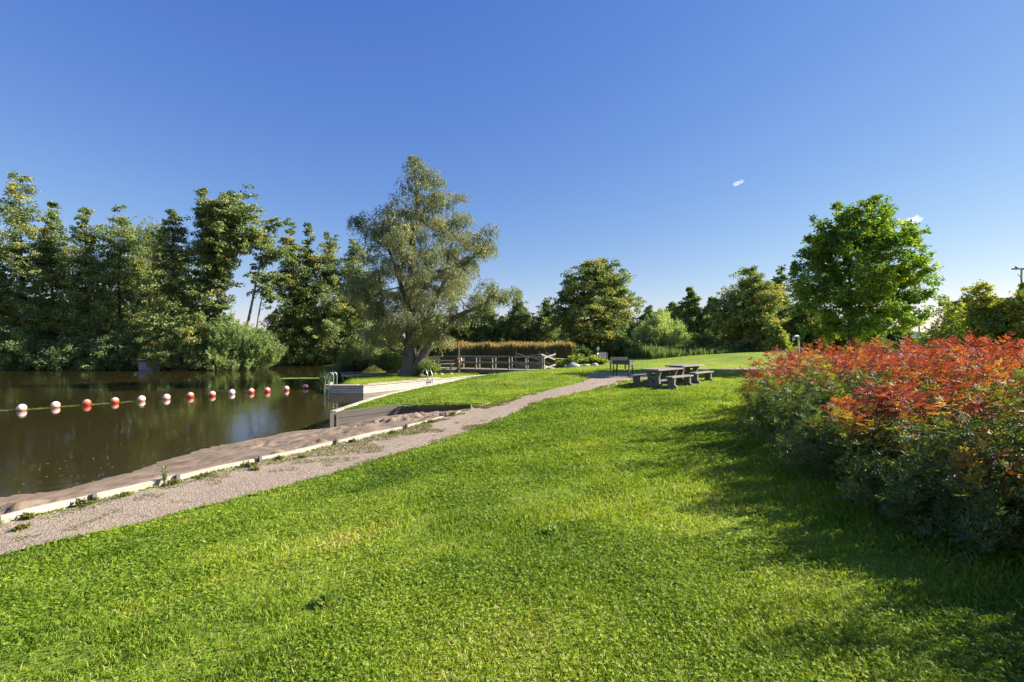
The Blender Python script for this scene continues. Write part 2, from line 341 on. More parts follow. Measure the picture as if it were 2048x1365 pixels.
# lawn material
def lawn_mat():
    m, nt, out = newmat('lawn_turf'); p = pos(nt)
    n1 = noise(nt, .45, 5, .6, p); n2 = noise(nt, 3.2, 5, .65, p); n3 = noise(nt, 38, 3, .7, p)
    c = ramp(nt, n1.outputs['Fac'], [(.3, (.13, .19, .016)), (.5, (.19, .27, .02)), (.72, (.29, .33, .035))]).outputs[0]
    c = mixc(nt, mathn(nt, 'MULTIPLY', ramp(nt, n2.outputs['Fac'], [(.5, (0,0,0)), (.75, (1,1,1))]).outputs[0], .55), c, (.19, .2, .05))
    c = mixc(nt, mathn(nt, 'MULTIPLY', ramp(nt, n3.outputs['Fac'], [(.25, (1,1,1)), (.5, (0,0,0))]).outputs[0], .6), c, (.03, .05, .01))
    sp = N(nt, 'ShaderNodeSeparateXYZ'); L(nt, p, sp.inputs[0])
    dry = ramp(nt, noise(nt, 1.1, 4, .6, p).outputs['Fac'], [(.56, (0,0,0)), (.7, (1,1,1))])
    c = mixc(nt, mathn(nt, 'MULTIPLY', dry.outputs[0], .5), c, (.16, .11, .055))
    b = N(nt, 'ShaderNodeBsdfPrincipled', i_Roughness=.9); b.inputs['Specular IOR Level'].default_value = .15; L(nt, c, b.inputs['Base Color'])
    bp = N(nt, 'ShaderNodeBump', i_Strength=.9, i_Distance=.04)
    L(nt, mathn(nt, 'ADD', mathn(nt, 'MULTIPLY', n2.outputs['Fac'], 1.6), n3.outputs['Fac']), bp.inputs['Height']); L(nt, bp.outputs[0], b.inputs['Normal'])
    L(nt, b.outputs[0], out.inputs[0]); return m
def sand_mat():
    m, nt, out = newmat('beach_sand'); p = pos(nt)
    sp = N(nt, 'ShaderNodeSeparateXYZ'); L(nt, p, sp.inputs[0])
    n1 = noise(nt, 1.3, 6, .65, p); n2 = noise(nt, 60, 3, .8, p); n4 = noise(nt, 9, 4, .6, p)
    c = ramp(nt, n1.outputs['Fac'], [(.3, (.13, .083, .048)), (.52, (.22, .155, .098)), (.7, (.30, .22, .145))]).outputs[0]
    c = mixc(nt, mathn(nt, 'MULTIPLY', ramp(nt, n4.outputs['Fac'], [(.55, (0,0,0)), (.68, (1,1,1))]).outputs[0], .35), c, (.09, .062, .042))
    c = mixc(nt, mathn(nt, 'MULTIPLY', ramp(nt, n2.outputs['Fac'], [(.3, (1,1,1)), (.5, (0,0,0))]).outputs[0], .5), c, (.07, .05, .035))
    wet = ramp(nt, mathn(nt, 'ADD', sp.outputs[2], mathn(nt, 'MULTIPLY', n1.outputs['Fac'], .08)), [(0, (1,1,1)), (.09, (.5,.5,.5)), (.16, (0,0,0))])
    c = mixc(nt, mathn(nt, 'MULTIPLY', wet.outputs[0], .6), c, (.17, .12, .06))
    b = N(nt, 'ShaderNodeBsdfPrincipled', i_Roughness=.9); L(nt, c, b.inputs['Base Color'])
    bp = N(nt, 'ShaderNodeBump', i_Strength=.7, i_Distance=.03); L(nt, mathn(nt, 'ADD', n4.outputs['Fac'], mathn(nt, 'MULTIPLY', n2.outputs['Fac'], .3)), bp.inputs['Height']); L(nt, bp.outputs[0], b.inputs['Normal'])
    L(nt, b.outputs[0], out.inputs[0]); return m
def gravel_mat():
    m, nt, out = newmat('gravel'); p = pos(nt)
    n1 = noise(nt, .9, 5, .6, p); n3 = noise(nt, 5, 6, .75, p)
    vo = N(nt, 'ShaderNodeTexVoronoi'); vo.inputs['Scale'].default_value = 42; L(nt, p, vo.inputs['Vector'])
    c = ramp(nt, vo.outputs['Color'], [(.1, (.135, .10, .07)), (.45, (.28, .21, .15)), (.85, (.44, .345, .25))]).outputs[0]
    c = mixc(nt, mathn(nt, 'MULTIPLY', n1.outputs['Fac'], .5), c, (.24, .18, .125))
    gr = ramp(nt, n3.outputs['Fac'], [(.54, (0,0,0)), (.64, (1,1,1))])
    c = mixc(nt, mathn(nt, 'MULTIPLY', gr.outputs[0], .6), c, (.12, .115, .035))
    b = N(nt, 'ShaderNodeBsdfPrincipled', i_Roughness=.95); L(nt, c, b.inputs['Base Color'])
    bp = N(nt, 'ShaderNodeBump', i_Strength=.8, i_Distance=.015); L(nt, vo.outputs['Distance'], bp.inputs['Height']); L(nt, bp.outputs[0], b.inputs['Normal'])
    L(nt, b.outputs[0], out.inputs[0]); return m
M['lawn'] = lawn_mat(); M['sand'] = sand_mat(); M['gravel'] = gravel_mat()
def rough_turf():
    m = M['lawn'].copy(); m.name = 'rough_bank'; return m

v, f = region(LAND, [(-9, 10, -2, 26, .3), (-14, 34, -6, 64, 1.0), (-40, 110, -40, 130, 6), (-60, 1500, -300, 1400, 90)], stepfn)
PLs = [(-12.4, -.5), (-9.5, 4.2), (-7.5, 7.5), (-6.74, 8.7), (-5.34, 10.84), (-2.91, 14.14), (-.75, 18.84), (.4, 20.1), (1.48, 21.6), (2.9, 23.5), (3.95, 25.6)]
ppoly = PLs + [(3.8, 27.2), (5.0, 28.6), (7.6, 28.4), (9.0, 27)] + PATHR[::-1]
ins = in_poly(v[:, 0], v[:, 1], ppoly) | (seg_dist(v[:, 0], v[:, 1], PLs) < .12)
dd0 = np.where(ins, np.clip(seg_dist(v[:, 0], v[:, 1], PATHR + [(9.0, 27), (7.6, 28.4), (5.0, 28.6), (3.8, 27.2), (3.95, 25.6)]), 0, .3) / .3, 0)
mb = MB(); mb.add(np.column_stack([v, landz(v[:, 0], v[:, 1]) - .06 * dd0]), f)
tag(mb.build('lawn', 'lawn', smooth=True), kind='structure')

# horizon ground under everything
mb = MB(); S_ = 4500; k = 24; gx, gy = np.meshgrid(np.linspace(-S_, S_, k), np.linspace(-S_, S_, k)); idx = np.arange(k*k).reshape(k, k)
mb.add(np.column_stack([gx.ravel(), gy.ravel(), np.full(k*k, -1.6)]), np.stack([idx[:-1,:-1], idx[:-1,1:], idx[1:,1:], idx[1:,:-1]], -1).reshape(-1, 4))
tag(mb.build('ground', 'lawn'), kind='structure')

# beach and lake bed
BED = [(-10.4, -1.5), (-8.9, 1)] + [(x + .07, y - .05) for x, y in BOARD[1:]] + [(-.7, 19.15), (-2.1, 19.35), (-4.1, 19.75), (-6.2, 18.6), (-5.8, 22.5), (-4.8, 27.3), (-3.5, 31.1), (-2.2, 34.5), (0, 37.8), (4, 42), (6, 60), (14, 75), (18, 112), (-20, 116), (-150, 110), (-150, -40), (-30, -40)]
v, f = region(BED, [(-13, -.5, 3, 20, .085), (-20, 0, -2, 26, .6), (-60, 20, -20, 60, 3), (-150, 20, -40, 116, 9)], lambda x, y: .12 if math.hypot(x, y) < 22 else 2)
mb = MB(); mb.add(np.column_stack([v, sandz(v[:, 0], v[:, 1])]), f)
tag(mb.build('beach', 'sand', smooth=True), kind='structure')

# gravel path sheet draped on the lawn
PL = [(-12.4, -.5), (-9.5, 4.2), (-7.5, 7.5), (-6.74, 8.7), (-5.34, 10.84), (-2.91, 14.14), (-.75, 18.84), (.4, 20.1), (1.48, 21.6), (2.9, 23.5), (3.95, 25.6)]
PATCH = [(3.8, 27.2), (5.0, 28.6), (7.6, 28.4), (9.0, 27)]
path_poly = PL + PATCH + PATHR[::-1]
def wob(poly, amp, st=.25):
    b = densify(poly, st, False); out = []
    for i, (x, y) in enumerate(b):
        out.append((x + (random.random() - .5) * amp, y + (random.random() - .5) * amp))
    return out
pp = PL + wob(PATCH + PATHR[::-1], .09)
v, f = region(pp, [(-13, 10, -2, 30, .3)], .3)
mb = MB(); mb.add(np.column_stack([v, landz(v[:, 0], v[:, 1]) + .014]), f)
tag(mb.build('path', 'gravel', smooth=True), kind='structure')
# second path to the right behind the tables
P2 = [(9.2, 29.6), (11.0, 30.6), (12.5, 30.9), (14, 30.9), (17, 31.3), (22, 32.6), (30, 36), (30, 38), (22, 34.8), (17, 33.2), (14, 32.6), (12, 32.3), (10, 31.2)]
v, f = region(P2, [(8, 32, 28, 40, .5)], .5)
mb = MB(); mb.add(np.column_stack([v, landz(v[:, 0], v[:, 1]) + .02]), f)
tag(mb.build('park_path', 'gravel', smooth=True), kind='structure')

# far banks
FB = [(-160, 58), (-62, 60.5), (-50, 61.5), (-37, 61), (-34.5, 63), (-34, 70), (-31, 76), (-22, 77.5), (-19, 84), (-14, 100), (-12, 109), (15, 109), (18, 105), (40, 120), (300, 300), (1500, 1500), (-1500, 1500), (-1500, 58)]
def bankz(x, y):
    d = seg_dist(x, y, FB[:13]); return -.3 + np.clip(d, 0, 4) * .22 + np.clip(d - 4, 0, 60) * .012 + .05 * np.sin(x * 1.3 + y)
v, f = region(FB, [(-90, 40, 56, 130, 2.5), (-400, 300, 58, 500, 30), (-1500, 1500, 58, 1500, 150)], lambda x, y: 2 if abs(x) < 80 and y < 130 else 80)
mb = MB(); mb.add(np.column_stack([v, bankz(v[:, 0], v[:, 1])]), f)
M['bankturf'] = plain('bank_undergrowth', (.06, .08, .025), .95, scale=1.5, c2=(.03, .035, .015), bump=.6, bscale=6)
tag(mb.build('far_bank', 'bankturf', smooth=True), kind='structure')

# island with grass top
ISL = [(-11.06, 31.3), (-10.2, 31.15), (-9.1, 31.3), (-6.3, 35.7), (-4.65, 38.3), (-2, 42.7), (-.6, 45.5), (-1.5, 48), (-9, 49.5), (-14.2, 46.5), (-14.2, 42), (-12.9, 37), (-11.95, 34)]
def islz(x, y):
    d = seg_dist(x, y, ISL[4:] + [ISL[0]])
    d2 = seg_dist(x, y, ISL[:5])
    return .43 - .7 * np.clip(1 - d / 1.2, 0, 1) * (d2 > 1.0) + .1 * np.clip(d2 / 6, 0, 1)
v, f = region(ISL, [(-16, 0, 31, 50, .5)], .5)
mb = MB(); mb.add(np.column_stack([v, islz(v[:, 0], v[:, 1])]), f)
M['isl'] = M['lawn'].copy(); M['isl'].name = 'worn_turf'
tag(mb.build('island_ground', 'isl', smooth=True), kind='structure')

# water
def water_mat():
    m, nt, out = newmat('lake_water'); p = pos(nt)
    v1 = scalev(nt, p, (1, 1, 1))
    n1 = noise(nt, 2.6, 4, .55, v1, .3); n2 = noise(nt, 9, 3, .6, v1); n0 = noise(nt, .16, 2, .5, p)
    calm = ramp(nt, n0.outputs['Fac'], [(.42, (.16,.16,.16)), (.6, (1,1,1))])
    h = mathn(nt, 'MULTIPLY', mathn(nt, 'ADD', n1.outputs['Fac'], mathn(nt, 'MULTIPLY', n2.outputs['Fac'], .28)), calm.outputs[0])
    bp = N(nt, 'ShaderNodeBump', i_Strength=1.0, i_Distance=.0075); L(nt, h, bp.inputs['Height'])
    gl = N(nt, 'ShaderNodeBsdfGlossy', i_Roughness=.02); L(nt, bp.outputs[0], gl.inputs['Normal'])
    tr = N(nt, 'ShaderNodeBsdfTransparent'); tr.inputs[0].default_value = (.92, .9, .82, 1)
    fr = N(nt, 'ShaderNodeFresnel', i_IOR=1.33); L(nt, bp.outputs[0], fr.inputs['Normal'])
    df = N(nt, 'ShaderNodeBsdfDiffuse'); df.inputs[0].default_value = (.10, .08, .026, 1)
    tb = N(nt, 'ShaderNodeMixShader', i_0=.3); L(nt, tr.outputs[0], tb.inputs[1]); L(nt, df.outputs[0], tb.inputs[2])
    mx = N(nt, 'ShaderNodeMixShader'); L(nt, fr.outputs[0], mx.inputs[0]); L(nt, tb.outputs[0], mx.inputs[1]); L(nt, gl.outputs[0], mx.inputs[2])
    L(nt, mx.outputs[0], out.inputs[0])
    va = N(nt, 'ShaderNodeVolumeAbsorption', i_Density=.45); va.inputs[0].default_value = (.62, .47, .12, 1)
    L(nt, va.outputs[0], out.inputs[1]); return m
M['water'] = water_mat()
mb = MB(); x0, x1, y0, y1 = -160, 40, -38, 118
V = [(x0,y0,-1.55),(x1,y0,-1.55),(x1,y1,-1.55),(x0,y1,-1.55),(x0,y0,0),(x1,y0,0),(x1,y1,0),(x0,y1,0)]
mb.add(V, [[0,3,2,1],[4,5,6,7],[0,1,5,4],[1,2,6,5],[2,3,7,6],[3,0,4,7]])
tag(mb.build('water', 'water'), kind='structure')

# ------------------------------------------------------------------ timber edgings and retaining walls
def wall_run(pts, ztop, zbot, th, courses, mat, name, parent, seglen=2.4, gap=.016):
    """stacked timber courses following a polyline; outward thickness centred"""
    mb = MB(); P = [np.array(p, float) for p in pts]
    zt = ztop if hasattr(ztop, '__len__') else [ztop] * len(P); zb = zbot if hasattr(zbot, '__len__') else [zbot] * len(P)
    for c in range(courses):
        f0 = c / courses; f1 = (c + 1) / courses; off = (rng.random() - .5) * .03; hs_ = []; pts_ = []
        for i in range(len(P)):
            a0 = zb[i] + (zt[i] - zb[i]) * f0; a1 = zb[i] + (zt[i] - zb[i]) * f1; hs_.append(a1 - a0 - gap); pts_.append((P[i][0], P[i][1] + off, (a0 + a1) / 2))
        mb.sweep(pts_, th, hs_)
    return part(mb, name, mat, parent)
# board between beach and path : planks with stakes
e = empty('plank_edging', (-5.4, 10.9, .4), 'weathered pale plank edging staked between the sandy beach and the gravel path', 'edging')
bl = [( -12.5, -.5), (-9.6, 4.2), (-7.56, 7.56), (-7.0, 8.55), (-6.3, 9.6), (-5.4, 10.9), (-4.3, 12.45), (-2.97, 14.2), (-2.1, 15.9), (-1.45, 17.4), (-.81, 18.9)]
bz = np.interp([p[1] for p in bl], [p[1] for p in BOARD], BZ)
for i in range(len(bl) - 1):
    t = .15 - .011 * i; p0 = np.array([*bl[i], bz[i] + t - .11]); p1 = np.array([*bl[i+1], bz[i+1] + t - .008 - .11]); dn = (p1 - p0) / np.linalg.norm(p1 - p0); nn = np.array([-dn[1], dn[0], 0]) * (.02 + .015 * math.sin(i * 2.3))
    m_ = MB(); m_.sweep([p0 + (p1 - p0) * q + nn * math.sin(math.pi * q) * 1.0 + dn * (.004 if q == 0 else -.004 if q == 1 else 0) + np.array([0, 0, .008 * math.sin(q * 5 + i * 3)]) for q in np.linspace(0, 1, 8)], .06, .22)
    part(m_, 'plank', 'wood_pale', e)
for x, y in bl[3:-1]:
    m_ = MB(); zz = lz(x, y); m_.box((x + .06, y - .04, zz), (.06, .06, .3), .9); part(m_, 'stake', 'wood_dark', e)
# beach retaining wall
e = empty('retaining_wall', (-4, 19.2, .3), 'dark shaded timber retaining wall holding the grass bank above the sand', 'wall')
wp = [(-.95, 18.8), (-2.1, 19.03), (-4.1, 19.43), (-6.42, 18.24)]
wall_run(wp, [.80, .82, .76, .6], [.0, .0, -.1, -.4], .12, 4, 'wall_wood', 'wall', e)
m_ = MB(); m_.box((-6.40, 18.18, .08), (.13, .13, 1.0), .5); m_.box((-6.22, 18.24, .07), (.08, .05, .94), .5); part(m_, 'corner_post', 'wall_wood', e)
# lawn curb along the channel
e = empty('channel_edging', (-5.7, 25, .4), 'pale timber edging capping the grass bank along the channel', 'edging')
wall_run(CURB, [z + .03 for z in CURBZ], -.5, .14, 6, 'wood_grey', 'wall', e)
m_ = MB(); m_.sweep([(*p, z + .055) for p, z in zip(CURB, CURBZ)], .22, .045)
part(m_, 'capping', 'wood_pale', e)
# island wall
e = empty('quay_wall', (-8, 33, .2), 'bleached timber quay wall round the tree island, with a dark shaded end', 'wall')
ip = [(-11.95, 34.0), (-11.06, 31.3), (-10.2, 31.15), (-9.1, 31.3), (-6.3, 35.7), (-4.65, 38.3), (-2, 42.7), (-.6, 45.5)]
wall_run(ip, .49, -.6, .1, 7, 'wood_pale', 'wall', e)
m_ = MB(); m_.sweep([(*a, .515) for a in ip], .2, .04)
part(m_, 'capping', 'wood_pale', e)
m_ = MB(); m_.box((-10.55, 31.75, .505), (2.0, .45, .05), .04); part(m_, 'step_board', 'wood_pale', e)
m_ = MB(); m_.beam((-9.15, 32.3, .53), (-6.2, 36.9, .53), .12, .03); m_.beam((-6.9, 36.4, .53), (-5.6, 38.4, .53), .6, .04); part(m_, 'bathing_board', 'wood_pale', e)

# ------------------------------------------------------------------ ladders
def arc(p0, p1, h, n=8):
    return [np.array(p0) * (1 - t) + np.array(p1) * t + np.array([0, 0, h * math.sin(math.pi * t)]) for t in np.linspace(0, 1, n)]
def ladder(base, along, outw, label):
    b = np.array(base, float); a = np.array(along, float); o = np.array(outw, float)
    e = empty('bathing_ladder', base, label, 'ladder', 'bathing ladders on the quay')
    for s in (-.24, .24):
        m_ = MB(); q = b + a * s
        pts = [q - o * .28 + [0, 0, 0], q - o * .28 + [0, 0, .62], q - o * .22 + [0, 0, .74], q - o * .1 + [0, 0, .8], q + [0, 0, .74], q + o * .16 + [0, 0, .35], q + o * .2 + [0, 0, 0], q + o * .22 + [0, 0, -1.0]]
        m_.tube(pts, .022, 8); part(m_, 'handrail', 'steel', e, True)
    for k in range(4):
        m_ = MB(); z = -.12 - .24 * k; m_.box(b + o * .21 + [0, 0, z], (.5, .09, .03), math.atan2(a[1], a[0])); part(m_, 'rung', 'wood_dark', e)
ladder((-11.1, 31.28, .52), (.1, 1, 0) / np.linalg.norm((.1, 1)), (-1, -.25, 0), 'steel bathing ladder arching over the corner of the quay wall')
ladder((-5.95, 36.35, .52), np.array((.54, .84, 0)), (.84, -.54, 0), 'steel bathing ladder on the bleached quay wall beside the leafy shrub')

# ------------------------------------------------------------------ buoys
def buoy_mat():
    m, nt, out = newmat('faded_buoy_plastic')
    tc = N(nt, 'ShaderNodeTexCoord'); sp = N(nt, 'ShaderNodeSeparateXYZ'); L(nt, tc.outputs['Object'], sp.inputs[0])
    oi = N(nt, 'ShaderNodeObjectInfo')
    nz = noise(nt, 9, 4, .6, tc.outputs['Object'])
    hgt = mathn(nt, 'ADD', mathn(nt, 'MULTIPLY', sp.outputs[2], 2.2), mathn(nt, 'MULTIPLY', nz.outputs['Fac'], .12))
    hgt = mathn(nt, 'ADD', hgt, .30)
    fade = mathn(nt, 'ADD', hgt, mathn(nt, 'MULTIPLY', mathn(nt, 'SUBTRACT', oi.outputs['Alpha'], .5), .7), True)
    c = ramp(nt, fade, [(.0, (.55, .04, .02)), (.26, (.66, .11, .065)), (.5, (.74, .42, .34)), (.85, (.8, .66, .6))])
    b = N(nt, 'ShaderNodeBsdfPrincipled', i_Roughness=.38); L(nt, c.outputs[0], b.inputs['Base Color'])
    b.inputs['Subsurface Weight'].default_value = .25; b.inputs['Subsurface Radius'].default_value = (.12, .04, .03); b.inputs['Subsurface Scale'].default_value = .5
    L(nt, b.outputs[0], out.inputs[0]); return m
M['buoy'] = buoy_mat()
def sphere_mb(r, nu=24, nv=16, sq=1):
    m_ = MB(); th = np.linspace(0, math.pi, nv + 1)[1:-1]; ph = np.arange(nu) * 2 * math.pi / nu
    V = np.stack([np.sin(th)[:, None] * np.cos(ph), np.sin(th)[:, None] * np.sin(ph), np.cos(th)[:, None] * np.ones(nu) * sq], -1).reshape(-1, 3) * r
    V = np.vstack([V, [0, 0, r * sq], [0, 0, -r * sq]]); n = len(th)
    F = [[i*nu+j, (i+1)*nu+j, (i+1)*nu+(j+1) % nu, i*nu+(j+1) % nu] for i in range(n-1) for j in range(nu)]
    m_.add(V, F); T = [[n*nu, j, (j+1) % nu] for j in range(nu)] + [[n*nu+1, (n-1)*nu+(j+1) % nu, (n-1)*nu+j] for j in range(nu)]
    m_.f3.append(np.array(T)); m_.t3.append(np.full(len(T), .5)); return m_
BU = [(43.7, 822, .8), (111, 816, .85), (173.6, 811.5, .15), (229.7, 807, .35), (283, 803, .85), (333, 799.5, .85), (380.7, 795.7, .3), (424.5, 793, .45), (463.8, 788.9, .95), (502.4, 786.8, .35), (534.5, 784.8, .35), (572.8, 781.4, .55), (611, 777.6, .5)]
where = ['nearest of the row, palest, with weed on its rope', 'second from the near end, pale beside floating weed', 'third from the near end, strongly orange at the waterline', 'fourth from the near end, pink with red base, last beside the weed', 'fifth from the near end, whitish grey, clear of the weed', 'sixth from the near end, largest looking whitish one past the weed',
         'seventh from the near end, pink top and red base', 'eighth from the near end, dull pink on rippled blue water', 'ninth from the near end, pure whitish one between two pink ones', 'tenth from the near end, bright red underside', 'eleventh from the near end, small with red waterline', 'second from the far end, small and faded pink', 'farthest of the row, closest to the quay ladder']
proto = None; rope_pts = []
for i, (px, py, al) in enumerate(BU):
    d = 3 * 1024 / (py - 690) + .15; x = (px - 1024) / 1024 * d; r = .178
    if proto is None:
        bm_ = sphere_mb(r, sq=.97).build('buoy', 'buoy', smooth=True); proto = bm_
        rm = MB(); rm.tube([(0, 0, -.15), (0, 0, .0)], .03, 8); eye = None
        o = bm_
    else: o = proto.copy(); COL.objects.link(o)
    o.location = (x, d, .115); o.color = (1, 1, 1, al); o.rotation_euler = (rng.normal() * .12, rng.normal() * .12, rng.random() * 6)
    tag(o, 'round swimming buoy, ' + where[i], 'buoy', 'buoys roping off the bathing area'); rope_pts.append((x, d, .012))
m_ = MB(); rp = [(-30, 21.0, .01)] + rope_pts
dd = []
for a, b in zip(rp[:-1], rp[1:]):
    for t in np.linspace(0, 1, 6)[:-1]: dd.append(np.array(a) * (1 - t) + np.array(b) * t - np.array([0, 0, .035 * math.sin(math.pi * t)]))
m_.tube(dd, .012, 6); tag(m_.build('rope', M['wood_dark']), 'thin dark rope linking the row of swimming buoys', 'rope')

# ------------------------------------------------------------------ leaves
def unit(v): return v / (np.linalg.norm(v, axis=-1, keepdims=True) + 1e-9)
def leaves(mb, C, D, Nn, ln, wd, tint, fold=.25):
    """rhombic leaves: C base, D direction, Nn normal"""
    n = len(C); D = unit(D); Sd = unit(np.cross(D, Nn)); Nn = np.cross(Sd, D)
    ln = np.broadcast_to(ln, (n,))[:, None]; wd = np.broadcast_to(wd, (n,))[:, None]
    V = np.stack([C, C + D * ln * .45 + Sd * wd * .5 + Nn * wd * fold, C + D * ln, C + D * ln * .45 - Sd * wd * .5 + Nn * wd * fold], 1)
    F = np.arange(4 * n).reshape(n, 4); mb.add(V.reshape(-1, 3), F, tint=tint)
def rdir(n, g=rng): return unit(g.normal(size=(n, 3)))

def tree(name, label, cat, base, H, prof, trunk_r=.3, lean=(0, 0), nclump=120, nleaf=20000, leaf=(.2, .13), mat='alder', bark='bark_dark', seed=1, clump=.9, flat=.6,
         nlimb=12, depth=1.0, group=None, t0=.12, style='leaf', stems=1, tint=(.45, .22), rise=.55, shell=.5, trunk_top=.95, trunk_pts=None, limb_r=.35, multi=None, limb_to=None, dead=0, sparse_in=0):
    g = np.random.default_rng(seed); bx, by, bz = base
    hs = np.array([p[0] for p in prof], float); Ls = np.array([p[1] for p in prof], float); Rs = np.array([p[2] for p in prof], float)
    def axis(h):
        t = np.maximum(np.asarray(h) / H, 0)
        return np.stack([lean[0] * t ** 1.3 + .12 * np.sin(t * 7 + seed) * t, lean[1] * t ** 1.3 + .1 * np.cos(t * 6 + seed) * t, np.asarray(h) * 1.0], -1)
    e = empty(name, base, label, cat, group)
    # clump centres
    C = []; W = (Ls + Rs) / 2; hh = np.linspace(hs[0], hs[-1], 200); ww = np.interp(hh, hs, W); pr = ww ** 1.5 + .05 * ww.max(); pr /= pr.sum()
    tries = 0; md = clump * .75
    while len(C) < nclump and tries < nclump * 40:
        tries += 1
        h = max(.1, g.choice(hh, p=pr) + g.normal() * .1); wv = .27 if trunk_pts is None else (.17 if style == 'droop' else .06); l = np.interp(h, hs, Ls) * (1 + wv * math.sin(h * 1.15 + seed)); r_ = np.interp(h, hs, Rs) * (1 + wv * math.sin(h * 1.45 + 2 * seed + 1))
        rx = max((l + r_) / 2 - clump * (.45 if trunk_pts is None else .8), .05); cx = (r_ - l) / 2; th = g.random() * 2 * math.pi; rho = g.random() ** shell
        if rho < sparse_in: continue
        ax = axis(h); p = np.array([cx + rx * math.cos(th) * rho, rx * depth * math.sin(th) * rho + ax[1], h])
        if C and np.min(np.linalg.norm((np.array(C) - p) * [1, 1, 1.25], axis=1)) < md: continue
        C.append(p)
        if tries % 300 == 0: md *= .93
    tw = np.interp(hh, hs, W)
    if trunk_r > .04:
        for h in np.linspace(H * .62, H * .97, 7 if trunk_pts is None else 5):
            l = np.interp(h, hs, Ls); r_ = np.interp(h, hs, Rs); C.append(np.array([(r_ - l) / 2 + g.normal() * .15, g.normal() * .15, h]))
    for P_, _ in (trunk_pts or [])[1:]:
        P_ = np.array(P_, float)
        for f_ in (.55, .7, .82, .92, 1.0):
            k_ = f_ * (len(P_) - 1); C.append(np.array([np.interp(k_, range(len(P_)), P_[:, q]) for q in range(3)]) + g.normal(size=3) * clump * .4 + [0, 0, clump * .2])
    C = np.array(C); C[:, 2] = np.maximum(C[:, 2], .1)
    # trunk(s)
    wood = MB(); nodes = []; nrad = []
    if trunk_r > 0:
        if trunk_pts is not None: stemsets = trunk_pts
        else:
            stemsets = []
            for s_ in range(stems):
                off = np.array([0, 0, 0.]) if stems == 1 else np.array([g.normal() * .35, g.normal() * .35, 0]) * trunk_r * 3
                t = np.linspace(0, 1, 14); P = axis(t * H * trunk_top * (1 if s_ == 0 else .75 + .2 * g.random())); sp = np.array([g.normal(), g.normal(), 0]) * (.0 if s_ == 0 else .09 * H)
                P = P + off + sp[None] * t[:, None] ** 1.2; stemsets.append((P, trunk_r * (1 if s_ == 0 else .7)))
        for P, r0 in stemsets:
            P = np.array(P, float)
            if len(P) < 10:
                t = np.linspace(0, len(P) - 1, 16); P = np.stack([np.interp(t, range(len(P)), P[:, k]) for k in range(3)], 1)
                P[1:-1] += g.normal(size=(14, 3)) * .04 * r0 * 3
            t = np.linspace(0, 1, len(P)); rr = r0 * (1 - .93 * t ** .9) ; rr[0] *= 1.45; rr[1] *= 1.08
            P[0, 2] -= .25
            wood.tube(P + [bx, by, bz], rr, 10); nodes.append(P[2:]); nrad.append(rr[2:])
    if trunk_r > 0 and len(C):
        tn = np.vstack(nodes); tr = np.concatenate(nrad)
        # limbs
        order = list(g.permutation(len(C))); chosen = []
        ends = [np.array(q, float) for q in (limb_to or [])]
        for k in order:
            if len(ends) >= nlimb + len(limb_to or []): break
            p = C[k]
            if chosen and np.min(np.linalg.norm(np.array(chosen) - p, axis=1)) < clump * 1.6: continue
            chosen.append(p); ends.append(p)
        for p in ends:
            hd = np.linalg.norm(tn[:, :2] - p[:2], axis=1); want = p[2] - hd * rise
            cost = hd * .6 + np.abs(tn[:, 2] - np.maximum(want, H * .06)); k = int(np.argmin(cost)); a = tn[k]; r0 = min(tr[k] * .62, .03 + limb_r * trunk_r * (np.linalg.norm(p - a) / (H * .3)) ** .7)
            t = np.linspace(0, 1, 9)[:, None]; mid = (a + p) / 2 + np.array([0, 0, -.08 * np.linalg.norm(p - a)]) + g.normal(size=3) * .06 * np.linalg.norm(p - a)
            P = (1-t)**2 * a + 2*t*(1-t) * mid + t*t * p; P[1:-1] += g.normal(size=(7, 3)) * .02 * np.linalg.norm(p - a)
            rr = r0 * (1 - .85 * t[:, 0]); wood.tube(P + [bx, by, bz], rr, 6, False)
            nodes.append(P[2:]); nrad.append(rr[2:])
        an = np.vstack(nodes); ar_ = np.concatenate(nrad)
        for p in C:
            dv = an - p; dist = np.linalg.norm(dv * [1, 1, .8], axis=1) + np.clip(dv[:, 2], 0, 9) * .8; k = int(np.argmin(dist)); a = an[k]; ll = np.linalg.norm(p - a)
            if ll < .15: continue
            mid = (a + p) / 2 + g.normal(size=3) * .1 * ll; t = np.linspace(0, 1, 5)[:, None]
            P = (1-t)**2 * a + 2*t*(1-t) * mid + t*t * (p + (p - a) / ll * clump * .35); wood.tube(P + [bx, by, bz], min(ar_[k] * .8, .012 + .012 * ll) * (1 - .75 * t[:, 0]), 4, False)
        for k in range(dead):
            p = C[g.integers(len(C))]; q = p + unit(np.array([g.normal() * .6, g.normal() * .4, 1.2])) * (clump * 1.6)
            wood.tube(np.array([p, (p + q) / 2 + g.normal(size=3) * .08, q]) + [bx, by, bz], [.02, .014, .006], 4, False)
    else:
        for k in range(max(6, nclump // 8)):
            p = C[g.integers(len(C))]; q = np.array([p[0] * .25, p[1] * .25, -.1]); t = np.linspace(0, 1, 5)[:, None]
            P = q + (p - q) * t + g.normal(size=(5, 3)) * .04; wood.tube(P + [bx, by, bz], .035 * (1 - .7 * t[:, 0]), 5, False)
    part(wood, 'trunk' if trunk_r > 0 else 'stem', bark, e, True)
    # foliage
    per = np.full(len(C), nleaf // max(1, len(C))); ci = np.repeat(np.arange(len(C)), per); n = len(ci)
    csz = clump * (.65 + .6 * g.random(len(C))) * np.clip(np.interp(C[:, 2], hh, tw) / (clump * 1.6), .35, 1); ctint = g.normal(size=len(C)) * tint[1] * .6 + tint[0]
    fol = MB()
